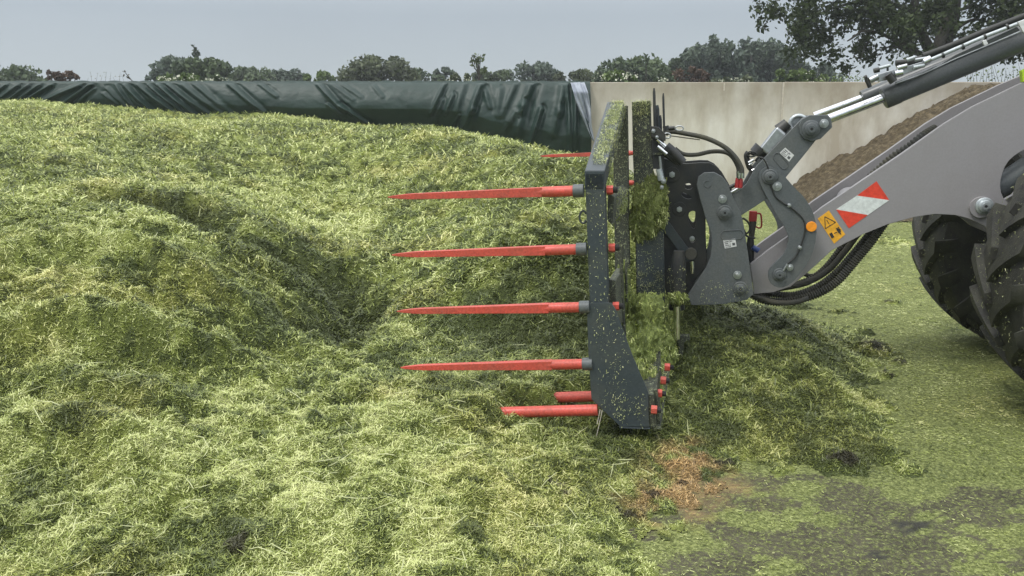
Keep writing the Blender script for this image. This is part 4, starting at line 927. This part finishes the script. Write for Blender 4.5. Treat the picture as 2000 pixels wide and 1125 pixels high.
# body behind the frame edge (front frame and axle, mostly out of the picture)
bm = bmesh.new(); prism_bm(bm, [P(x, y, 4.95) for x, y in ((2100, 320), (2500, 250), (2900, 260), (2900, 600), (2100, 600))], D*.7); from_bm('front_frame', bm, M['anthracite'], ld, bevel=.02)
# decals on the arm
def decal(name, pts, s, mat, parent, th=.0015):
    bm = bmesh.new(); prism_bm(bm, [P(x, y, s-th) for x, y in pts], D*th*.9); return from_bm(name, bm, mat, parent)
sD = sA-.0005
ck = empty('reflective_marking', (0, 0, 0)); ck.parent = ld; ck.location = (0, 0, 0)
w_ = decal('white_stripe', [(1633, 409), (1674, 382), (1737, 391), (1695, 420)], sD, M['refwhite'], ck)
decal('red_stripe', [(1674, 382), (1712, 354), (1737, 391)], sD, M['refred'], ck)
decal('red_stripe', [(1633, 409), (1695, 420), (1658, 446)], sD, M['refred'], ck)
wl_ = decal('warning_sticker', [(1597, 427), (1619, 411), (1651, 458), (1629, 476)], sD, M['yellow'], ld)
bm = bmesh.new()
def lineseg(bm, p, q, w, s):
    p, q = P(*p, s), P(*q, s); ax = (q-p).normalized(); sd_ = ax.cross(D)*w
    prism_bm(bm, [p-sd_, q-sd_, q+sd_, p+sd_], D*.0008)
zz = lambda x, y: (1340+x/2.8125, 200+y/2.8125)
for a_, b_ in ((zz(762, 628), zz(765, 694)), (zz(765, 694), zz(822, 658)), (zz(822, 658), zz(762, 628)), (zz(772, 645), zz(786, 668)), (zz(813, 720), zz(830, 712))): lineseg(bm, a_, b_, .0022, sD-.0032)
lineseg(bm, zz(789, 673), zz(791, 676), .0028, sD-.0032)
from_bm('warning_symbol', bm, M['ink'], wl_)
bm = bmesh.new()
prism_bm(bm, [P(*zz(*p), sD-.0032) for p in ((787, 722), (801, 714), (815, 740), (800, 748))], D*.0008)
prism_bm(bm, [P(*zz(*p), sD-.0032) for p in ((826, 700), (842, 690), (852, 712), (838, 718))], D*.0008)
for a_, b_ in ((zz(824, 692), zz(850, 702)), (zz(834, 684), zz(838, 690)), (zz(840, 712), zz(850, 724))): lineseg(bm, a_, b_, .004, sD-.0032)
from_bm('warning_symbol', bm, M['ink'], wl_)

# tilt linkage
z2 = zz
platePts = [z2(*p) for p in ((100, 386), (155, 383), (200, 408), (232, 448), (245, 490), (268, 545), (300, 605), (318, 680), (330, 760), (345, 860), (358, 960), (372, 1052), (335, 1085), (200, 1110), (30, 1115), (8, 1060), (62, 980), (110, 910), (134, 850), (142, 785), (138, 722), (108, 640), (76, 530), (58, 452), (68, 408))]
sP = 5.0
plate('coupler_plate', platePts, sP-.035, .03, M['anthracite'], ld, bevel=.004)
rock = [z2(*p) for p in ((180, 520), (245, 505), (290, 486), (330, 450), (358, 402), (376, 362), (400, 335), (435, 300), (540, 188), (640, 86), (680, 70), (780, 68), (797, 90), (804, 136), (720, 200), (640, 300), (548, 412), (560, 470), (500, 520), (440, 532), (380, 572), (305, 620), (240, 655), (190, 620))]
plate('rocker', rock, sP, .03, M['anthracite'], ld, bevel=.004)
bm = bmesh.new(); prism_bm(bm, offs(rock, sP, sP+.22), D*.03); from_bm('rocker', bm, M['anthracite'], ld, bevel=.004)
bm = bmesh.new(); prism_bm(bm, offs(platePts, sP-.035, sP+.42), D*.03); from_bm('coupler_plate', bm, M['anthracite'], ld, bevel=.004)
link_ = [z2(*p) for p in ((400, 388), (425, 362), (470, 352), (505, 372), (545, 410), (595, 468), (650, 520), (698, 600), (720, 690), (706, 800), (672, 880), (622, 950), (570, 1002), (520, 1022), (470, 1004), (450, 965), (455, 915), (500, 872), (540, 832), (560, 785), (565, 738), (540, 682), (490, 605), (450, 532), (418, 470), (400, 425))]
plate('tilt_link', smooth_poly(link_, 1), sP-.035, .033, M['anthracite'], ld, bevel=.004)
bm = bmesh.new(); prism_bm(bm, offs(smooth_poly(link_, 1), sP-.035, sB+.06), D*.03); from_bm('tilt_link', bm, M['anthracite'], ld, bevel=.004)
ringp = lambda cx, cy, r, n=20: [(cx+r*math.cos(2*math.pi*i/n), cy+r*math.sin(2*math.pi*i/n)) for i in range(n)]
topcap = [z2(*p) for p in ((620, 130), (636, 92), (680, 70), (780, 68), (797, 90), (804, 136), (770, 170), (740, 200), (690, 214), (650, 200), (626, 170))]
plate('rocker_cap', topcap, sP-.02, .02, M['anthracite'], ld, bevel=.004)
boss(*z2(686, 146), sP-.02, 16, M['anthracite'], M['dark'], ld)
boss(*z2(212, 604), sP-.035, 14, M['anthracite'], M['dark'], ld)
boss(*z2(297, 1021), sP-.035, 13.5, M['anthracite'], M['dark'], ld)
boss(*z2(512, 944), sP-.035, 12, M['anthracite'], M['dark'], ld)
boss(*z2(460, 408), sP-.035, 14, M['anthracite'], M['dark'], ld)
for x, y, r in ((758, 116, 8), (200, 531, 8), (500, 461, 8.5), (282, 948, 8), (570, 906, 6.5)): bolt(*z2(x, y), sP-.035, r, M['zinc'], ld)
for (x, y) in ((118, 448),): tube('weld_ring', ring_pts(*z2(x, y), 7, 7, sP-.036, 20, .3, 5.2), .0025, M['anthracite'], ld, 6)
def slot(c, half, r, s, ang, name='pressed_slot'):
    cx, cy = z2(*c); ca, sa = math.cos(ang), math.sin(ang); pts = []
    for k in range(25):
        t = k/24*2*math.pi; x = r*math.cos(t)+(half if math.cos(t) > 0 else -half); y = r*math.sin(t); pts.append(P(cx+x*ca-y*sa, cy+x*sa+y*ca, s))
    pts.append(pts[0]); bm = bmesh.new(); tube_bm(bm, pts, .0028, 6, caps=False); from_bm(name, bm, M['anthracite'], ld, smooth=60)
slot((252, 728), 13, 9, sP-.036, -.08); slot((520, 322), 10, 8, sP-.001, .85)
def sticker(pts, s):
    o = decal('type_plate', [z2(*p) for p in pts], s, M['sticker'], ld); pc = [P(*z2(*p), s-.0024) for p in pts]; f = quadfn(*pc); bm = bmesh.new()
    for u0, v0, u1, v1 in ((.08, .2, .42, .3), (.08, .42, .35, .52), (.08, .64, .45, .72), (.08, .84, .5, .9), (.55, .2, .7, .3), (.68, .5, .9, .82), (.5, .14, .53, .9)):
        prism_bm(bm, [f(u0, v0), f(u1, v0), f(u1, v1), f(u0, v1)], D*.0007)
    from_bm('print', bm, M['barrel'], o)
sticker(((203, 757), (270, 748), (278, 791), (213, 803)), sP-.0355); sticker(((545, 248), (594, 290), (566, 326), (514, 277)), sP-.0005)
o = cyl_along('reflector', P(*z2(688, 682), sP-.036), -D, .008, 9.5/FOC*sP, M['orange'], ld, 24); o['label'] = 'round orange reflector on the tilt link'
# sensor cable along the link
cab = [z2(*p) for p in ((395, 300), (425, 310), (445, 345), (460, 395), (466, 450), (490, 515), (530, 550), (566, 572), (610, 605), (645, 645), (655, 700), (640, 760), (625, 798), (600, 850), (556, 890), (515, 944))]
tube('sensor_cable', spline([P(x, y, sP-.042) for x, y in cab], 5), .0045, M['hose'], ld, 8)
for p in ((566, 566), (625, 797)): bolt(*z2(*p), sP-.04, 4, M['zinc'], ld, 'cable_clip')
tube('cable_plug', [P(*z2(534, 925), sP-.046), P(*z2(556, 888), sP-.046)], .007, M['zinc'], ld, 8)
# tube between the rocker plates, with ends
plate('link_guard', [(1484, 291), (1519, 247), (1537, 262), (1501, 305)], sP+.04, .10, M['zinc'], ld, bevel=.012)
tube('guard_end', [P(1522, 255, sP+.09), P(1538, 240, sP+.09)], [.04, .03], M['black'], ld, 14)
tube('guard_end', [P(1476, 302, sP+.09), P(1488, 290, sP+.09)], [.045, .05], M['black'], ld, 16)
tube('hub_rim', ring_pts(1560, 243, 17, 17, sP+.12, 20, 2.6, 6.0), .012, M['steelpaint'], ld, 8)
plate('hub_plate', ringp(1560, 244, 15), sP+.13, .02, M['zinc'], ld)
for (pp, r) in ((((1462, 297), (1458, 305), (1463, 325), (1470, 335), (1462, 350)), .016), (((1466, 298), (1476, 302), (1486, 297)), .010), (((1470, 330), (1466, 345), (1455, 372)), .018), (((1475, 315), (1484, 306), (1494, 312), (1499, 330)), .007)):
    tube('cable_loom', spline([P(x, y, sP+.06) for x, y in pp], 5), r, M['hose'], ld, 8)
tube('electric_plug', [P(1462, 318, sP+.03), P(1472, 312, sP+.03)], .009, M['zinc'], ld, 8); tube('electric_plug', [P(1493, 313, sP-.03), P(1497, 320, sP-.03)], .006, M['sticker'], ld, 8)
tube('loom_ring', ring_pts(1468, 301, 9, 5, sP+.04, 16), .005, M['hose'], ld, 6)
for x0, y0, x1, y1 in ((1463, 322, 1470, 318), (1468, 333, 1474, 330)): tube('electric_plug', [P(x0, y0, sP+.03), P(x1, y1, sP+.03)], .006, M['chrome'], ld, 8)

# tilt cylinders: chrome rod + dark barrel
ax0, ax1 = P(1725, 192, 5.16), P(2000, 78, 5.16); axd = (ax1-ax0).normalized(); rb = 18.5/FOC*5.3
bt = tube('tilt_cylinder', [ax0, ax0+axd*.012, ax0+axd*.09, ax0+axd*.095, ax0+axd*2.2], [rb*.97, rb*1.05, rb*1.05, rb, rb], M['barrel'], ld, 40, bevel=.001)
rd0 = P(1612, 235, 5.16); tube('cylinder_rod', [rd0, ax0+axd*.05], 8.2/FOC*5.3, M['chrome'], ld, 28)
fx0 = P(1684, 192, 5.5); fr = 13.5/FOC*5.6; tube('tilt_cylinder', [fx0, fx0+axd*.01, fx0+axd*2.3], [fr*.95, fr, fr], M['barrel'], ld, 32)
tube('cylinder_rod', [P(1590, 226, 5.5), fx0+axd*.05], 6.2/FOC*5.6, M['chrome'], ld, 24)
# pipe and bracket along the barrel
z4 = lambda x, y: (1600+x/3.75, y/3.75)
tube('steel_pipe', [P(*z4(800, 445), 5.06), P(*z4(1200, 272), 5.06), P(*z4(1460, 172), 5.06), P(*z4(1560, 132), 5.06)], .011, M['steelpaint'], ld, 12)
for p in ((905, 405), (1052, 343), (1212, 270), (1376, 197)):
    c = P(*z4(*p), 5.06); tube('pipe_clip', [c-axd*.006, c+axd*.006], .016, M['black'], ld, 12)
tube('rubber_hose', spline([P(*z4(*p), 5.1) for p in ((760, 410), (900, 360), (1050, 300), (1250, 215), (1420, 150), (1560, 95))], 5), .017, M['hose'], ld, 12)
tube('rubber_hose', spline([P(*z4(*p), 5.12) for p in ((640, 460), (760, 425), (900, 385), (1050, 325), (1250, 240), (1560, 118))], 5), .018, M['hose'], ld, 12)
plate('pipe_bracket', [z4(*p) for p in ((560, 602), (700, 560), (880, 478), (1000, 402), (1450, 195), (1472, 222), (1010, 428), (850, 515), (640, 605), (572, 618))], 5.11, .02, M['barrel'], ld)
tube('guide_wire', [P(*z4(x, y), 5.02) for x, y in ((560, 612), (760, 540), (1000, 430), (1470, 232))], .0028, M['zinc'], ld, 6)
plate('pale_clamp', [z4(*p) for p in ((1195, 300), (1222, 288), (1240, 322), (1212, 336))], 5.04, .02, M['sticker'], ld)
plate('pale_clamp', [z4(*p) for p in ((1455, 160), (1540, 130), (1540, 270), (1492, 232))], 5.0, .02, M['sticker'], ld)
plate('sensor_housing', [z4(*p) for p in ((400, 555), (560, 505), (610, 492), (760, 452), (800, 430), (830, 448), (770, 490), (620, 545), (560, 570), (440, 600))], 5.08, .05, M['zinc'], ld)
for (x0, y0, x1, y1, r, mt) in ((372, 590, 430, 560, .018, 'zinc'), (345, 575, 372, 640, .012, 'black'), (400, 520, 440, 510, .014, 'black'), (440, 500, 520, 478, .009, 'steelpaint'), (505, 545, 545, 600, .022, 'black'), (552, 540, 610, 530, .020, 'chrome'), (570, 500, 640, 480, .018, 'chrome'), (640, 440, 700, 420, .010, 'steelpaint'), (690, 495, 770, 478, .012, 'steelpaint'), (765, 455, 815, 430, .02, 'chrome'), (700, 440, 790, 425, .009, 'zinc'), (580, 470, 590, 500, .012, 'zinc'), (330, 570, 350, 562, .012, 'black'), (560, 462, 640, 455, .016, 'black'), (500, 480, 502, 520, .006, 'black')):
    tube('hydraulic_fitting', [P(*z4(x0, y0), 5.04), P(*z4(x1, y1), 5.04)], r, M[mt], ld, 10)
tube('pressed_edge', [P(*z4(560, 610), 5.05), P(*z4(690, 570), 5.05), P(*z4(860, 490), 5.05)], .007, M['barrel'], ld, 6)

# quick coupler: black plates with cut-outs
z5 = lambda x, y: (1230+x/4.69, 160+y/4.69); z6 = lambda x, y: (1230+x/3.308, 380+y/3.308)
qp = [z5(300, 690), z5(420, 740), z5(520, 748), z5(650, 738), z5(730, 740), z5(790, 770), z5(840, 820), z5(900, 920), z5(950, 1010)]+[z6(520, 10), z6(490, 150), z6(492, 300), z6(502, 430), z6(470, 500), z6(440, 530), z6(400, 600), z6(395, 690), z6(250, 690), z6(215, 560), z6(208, 420), z6(195, 200), z6(235, 120)]+[z5(300, 1040), z5(270, 960)]
h1 = smooth_poly([z5(498, 935), z5(560, 925), z5(578, 980), z5(510, 985)], 1); h2 = smooth_poly([z5(470, 1010), z5(500, 1015), z5(580, 1062), z5(530, 1075), z5(478, 1050)], 1)
h3 = smooth_poly([z6(378, 122), z6(400, 104), z6(430, 110), z6(428, 212), z6(408, 226), z6(380, 180)], 1); h4 = smooth_poly([z6(388, 262), z6(420, 258), z6(428, 300), z6(400, 318), z6(384, 290)], 1)
sQ = 5.06
plate('coupler_frame', qp, sQ, .025, M['black'], ld, [h1, h2, h3, h4], bevel=.003)
bm = bmesh.new(); prism_bm(bm, offs(qp, sQ, sQ+.34), D*.025, [offs(h, sQ, sQ+.34) for h in (h1, h2, h3)]); from_bm('coupler_frame', bm, M['black'], ld, bevel=.003)
plate('coupler_strut', [z6(205, 215), z6(235, 165), z6(262, 190), z6(375, 345), z6(420, 380), z6(405, 420), z6(365, 435), z6(340, 400)], sQ-.03, .026, M['fork'], ld, bevel=.003)
cyl_along('coupler_pin', P(*z6(395, 385), sQ-.05), D, .5, .035, M['hosegr'], ld, 20)
tube('locking_pin', [P(*z6(400, 430), sQ-.05), P(*z6(404, 470), sQ-.05), P(*z6(402, 510), sQ-.05)], [.016, .014, .010], M['chrome'], ld, 12)
for x, y in ((388, 848),): bolt(*z5(x, y), sQ, 8, M['zinc'], ld, proud=.03)
bolt(*z6(321, 94), sQ, 7.5, M['zinc'], ld, proud=.03); bolt(*z6(403, 285), sQ-.0, 5, M['zinc'], ld)
for (x, y, r) in ((388, 848, 15), ): plate('pin_flange', ringp(*z5(x, y), r), sQ-.008, .008, M['black'], ld)
plate('pin_flange', ringp(*z6(321, 94), 14), sQ-.008, .008, M['black'], ld)
for x0, y0, x1, y1, r in ((215, 470, 245, 560, .03), (300, 370, 330, 420, .02), (345, 470, 365, 560, .02), (215, 400, 260, 470, .035)):
    tube('coupler_cylinder', [P(*z6(x0, y0), sQ+.1), P(*z6(x1, y1), sQ+.1)], r, M['black'], ld, 14)
# hoses from coupler to fork
tube('hydraulic_hose', spline([P(x, y, 4.92) for x, y in ((1300, 262), (1312, 257), (1345, 262), (1380, 270), (1415, 287), (1437, 308), (1448, 328), (1449, 338))], 8), .0135, M['hosegr'], ld, 12)
tube('hydraulic_hose', spline([P(x, y, 4.97) for x, y in ((1318, 290), (1335, 301), (1360, 302), (1390, 296), (1415, 297), (1430, 306), (1441, 325), (1443, 338))], 8), .0125, M['hosegr'], ld, 12)
for x, y in ((1449, 334), (1443, 334)): tube('hose_end', [P(x, y, 4.95), P(x, y+14, 4.95)], .014, M['chrome'], ld, 12)
for x, y in ((1440, 347), (1447, 347)): tube('red_coupling', [P(x, y, 4.95), P(x, y+6, 4.95), P(x-1, y+20, 4.95)], [.008, .012, .012], M['redcap'], ld, 14)
tube('hydraulic_line', [P(1425, 366, 5.0), P(1442, 358, 5.0)], .012, M['black'], ld, 10); tube('hydraulic_line', [P(1428, 376, 5.0), P(1446, 366, 5.0)], .009, M['zinc'], ld, 10)
# couplings in the gap under the rocker
z = lambda x, y: z2(x, y)
plate('red_coupling', [z(350, 598), z(392, 600), z(388, 655), z(346, 655)], 5.18, .05, M['redcap'], ld)
tube('red_handle', spline([P(*z(*p), 5.18) for p in ((390, 612), (408, 612), (414, 640), (414, 680), (400, 690), (384, 682))], 4), .005, M['redcap'], ld, 6)
tube('coupling_body', [P(*z(368, 655), 5.2), P(*z(362, 700), 5.2), P(*z(360, 740), 5.2)], [.022, .020, .016], M['hosegr'], ld, 14)
tube('coupling_body', [P(*z(355, 735), 5.2), P(*z(352, 800), 5.2), P(*z(354, 890), 5.2)], [.018, .026, .020], M['black'], ld, 14)
tube('coupling_hose', spline([P(*z(*p), 5.18) for p in ((306, 640), (320, 640), (345, 665), (350, 700), (330, 720), (318, 700))], 4), .006, M['hose'], ld, 8)
tube('coupling_hose', spline([P(*z(*p), 5.18) for p in ((318, 720), (345, 740), (380, 745))], 4), .006, M['hose'], ld, 8)
tube('blue_coupling', [P(*z(365, 795), 5.16), P(*z(398, 815), 5.16)], [.016, .018], M['blue'], ld, 14)

# hose bundle below the arm (ribbed wrap)
def ribbed(name, pts, r, period=.017, amp=.26, mat='hosegr', n=12, parent=ld):
    q = spline(pts, 10); L_ = sum((b-a).length for a, b in zip(q, q[1:])); cnt = int(L_/period*4); res = []; rr = []
    cum = [0]
    for a, b in zip(q, q[1:]): cum.append(cum[-1]+(b-a).length)
    j = 0
    for k in range(cnt+1):
        t = L_*k/cnt
        while j < len(cum)-2 and cum[j+1] < t: j += 1
        u = (t-cum[j])/max(cum[j+1]-cum[j], 1e-9); res.append(q[j].lerp(q[j+1], u)); rr.append(r*(1+amp*(.5 if k % 4 in (0,) else (-.6 if k % 4 == 2 else 0))))
    bm = bmesh.new(); tube_bm(bm, res, rr, n); return from_bm(name, bm, M[mat], parent, smooth=80)
hz5 = lambda x, y: (1450+x/2.556, 300+y/2.556)
for pts, s, r, rib in ((((40, 700), (130, 735), (240, 735), (370, 700), (470, 640), (560, 540), (650, 430), (740, 300)), 5.2, .026, 1), (((60, 690), (150, 700), (260, 705), (380, 660), (470, 590), (560, 490), (640, 390), (690, 320)), 5.28, .021, 1),
                      (((120, 680), (230, 665), (330, 640), (430, 580), (510, 490), (570, 410), (620, 350)), 5.34, .020, 0), (((180, 670), (270, 650), (350, 618), (420, 560), (490, 470), (550, 390)), 5.38, .017, 1), (((290, 590), (340, 610), (400, 590), (450, 530), (500, 450), (560, 380)), 5.45, .014, 0),
                      (((20, 690), (80, 715), (160, 742), (260, 742), (330, 720)), 5.12, .016, 0)):
    P3 = [P(*hz5(*p), s) for p in pts]
    if rib: ribbed('wrapped_hose', P3, r)
    else: tube('rubber_hose', spline(P3, 8), r, M['hosegr'], ld, 12)
ribbed('wrapped_hose', [P(1700, 345, 5.22), P(1745, 305, 5.24), P(1775, 286, 5.24), P(1800, 266, 5.26), P(1826, 250, 5.34)], .02, .026, .45)

# wheels
def wheel(cpx, cpy, s_in, R, width, side, label):
    """s_in: cross position of the face whose outline was read off; side -1: tyre extends towards the camera from it"""
    c = P_(cpx, cpy, s_in); ctr = c+D*side*width/2; root = empty('wheel', (0, 0, 0)); root.parent = ld; root.location = ctr-LO; root['label'] = label
    X_, Z_ = FW.copy(), Vector((0, 0, 1)); W2 = width/2
    prof = [(-.42*width, R*.48), (-.50*width, R*.56), (-.515*width, R*.70), (-.50*width, R*.82), (-.46*width, R*.90), (-.38*width, R*.935), (-.2*width, R*.95), (0, R*.955), (.2*width, R*.95), (.38*width, R*.935), (.46*width, R*.90), (.50*width, R*.82), (.515*width, R*.70), (.50*width, R*.56), (.42*width, R*.48)]
    bm = bmesh.new(); n = 96; rings = []
    for k in range(n):
        a = 2*math.pi*k/n; e_ = X_*math.cos(a)+Z_*math.sin(a); rings.append([bm.verts.new(ctr+D*y+e_*r) for y, r in prof])
    for k in range(n):
        A, B = rings[k], rings[(k+1) % n]
        for i in range(len(prof)-1): bm.faces.new((A[i], A[i+1], B[i+1], B[i]))
    NL = 19
    for sd_ in (-1, 1):
        for k in range(NL):
            a0 = 2*math.pi*(k+(.5 if sd_ > 0 else 0))/NL; secs = []
            for u in (0, .2, .4, .6, .8, .95, 1.04):
                y = sd_*(.02+u*.485)*width if u <= 1 else sd_*.522*width
                ang = a0+.30*u**.85; half = (.030+.016*u)/R
                rt = R*1.0-.018*u*u if u <= .96 else R*.84; rbm = R*.93 if u < .7 else (R*.90 if u <= .96 else R*.80)
                ring = []
                for aa, r_, yo in ((ang-half*1.35, rbm, 0), (ang-half, rt, 0), (ang+half, rt, 0), (ang+half*1.35, rbm, 0)):
                    e_ = X_*math.cos(aa)+Z_*math.sin(aa); ring.append(bm.verts.new(ctr+D*(y if u <= .96 or r_ < R*.9 else y)+e_*r_))
                secs.append(ring)
            for A, B in zip(secs, secs[1:]):
                for i in range(3): bm.faces.new((A[i], A[i+1], B[i+1], B[i]))
            bm.faces.new(secs[0]); bm.faces.new(secs[-1][::-1])
    ty = from_bm('tyre', bm, M['tyre'], root, smooth=35)
    bm = bmesh.new(); rp = [(-.42*width, R*.50), (-.43*width, R*.44), (-.30*width, R*.42), (-.22*width, R*.20), (-.22*width, .001)]
    rings = []
    for k in range(48):
        a = 2*math.pi*k/48; e_ = X_*math.cos(a)+Z_*math.sin(a); rings.append([bm.verts.new(ctr+D*y+e_*r) for y, r in rp])
    for k in range(48):
        A, B = rings[k], rings[(k+1) % 48]
        for i in range(len(rp)-1): bm.faces.new((A[i], A[i+1], B[i+1], B[i]))
    from_bm('rim', bm, M['anthracite'], root, smooth=40)
    # clippings stuck to the tread
    lst = []
    def fn(u, v):
        a = 2*math.pi*u; e_ = X_*math.cos(a)+Z_*math.sin(a); y = (v-.5)*width*1.0; r_ = R*(.965 if abs(v-.5) < .42 else .92); return ctr+D*y+e_*(r_+random.uniform(0, .02))
    v, f, c_ = cling(fn, 2600, .02, .0045, .006, .75); me = np_mesh('stuck_clippings', v, f, c_); o = link('stuck_clippings', me, M['blade'], root); o['kind'] = 'stuff'
    return root
wheel(2182, 529, 5.39, .822, .68, -1, 'near front wheel with chunky muddy tread')
wheel(1995, 456, 7.13, .836, .68, -1, 'far front wheel seen under the lift arm')
cyl_along('front_axle', P_(2182, 529, 5.39), D, 1.0, .12, M['anthracite'], ld)


# ------------------------------------------------------------------ thin humid haze
bm = bmesh.new(); box_bm(bm, (-120, -20, -1.02), (240, 0, 0), (0, 140, 0), (0, 0, 17)); hm = bpy.data.materials.new('haze'); hm.use_nodes = True
hn = hm.node_tree; hn.nodes.clear(); ho = hn.nodes.new('ShaderNodeOutputMaterial'); hv = hn.nodes.new('ShaderNodeVolumePrincipled')
hv.inputs['Color'].default_value = (.86, .90, .94, 1); hv.inputs['Density'].default_value = .0014; hv.inputs['Anisotropy'].default_value = 0; hn.links.new(hv.outputs[0], ho.inputs['Volume'])
hz_ = from_bm('haze', bm, hm); tag(hz_, kind='stuff')
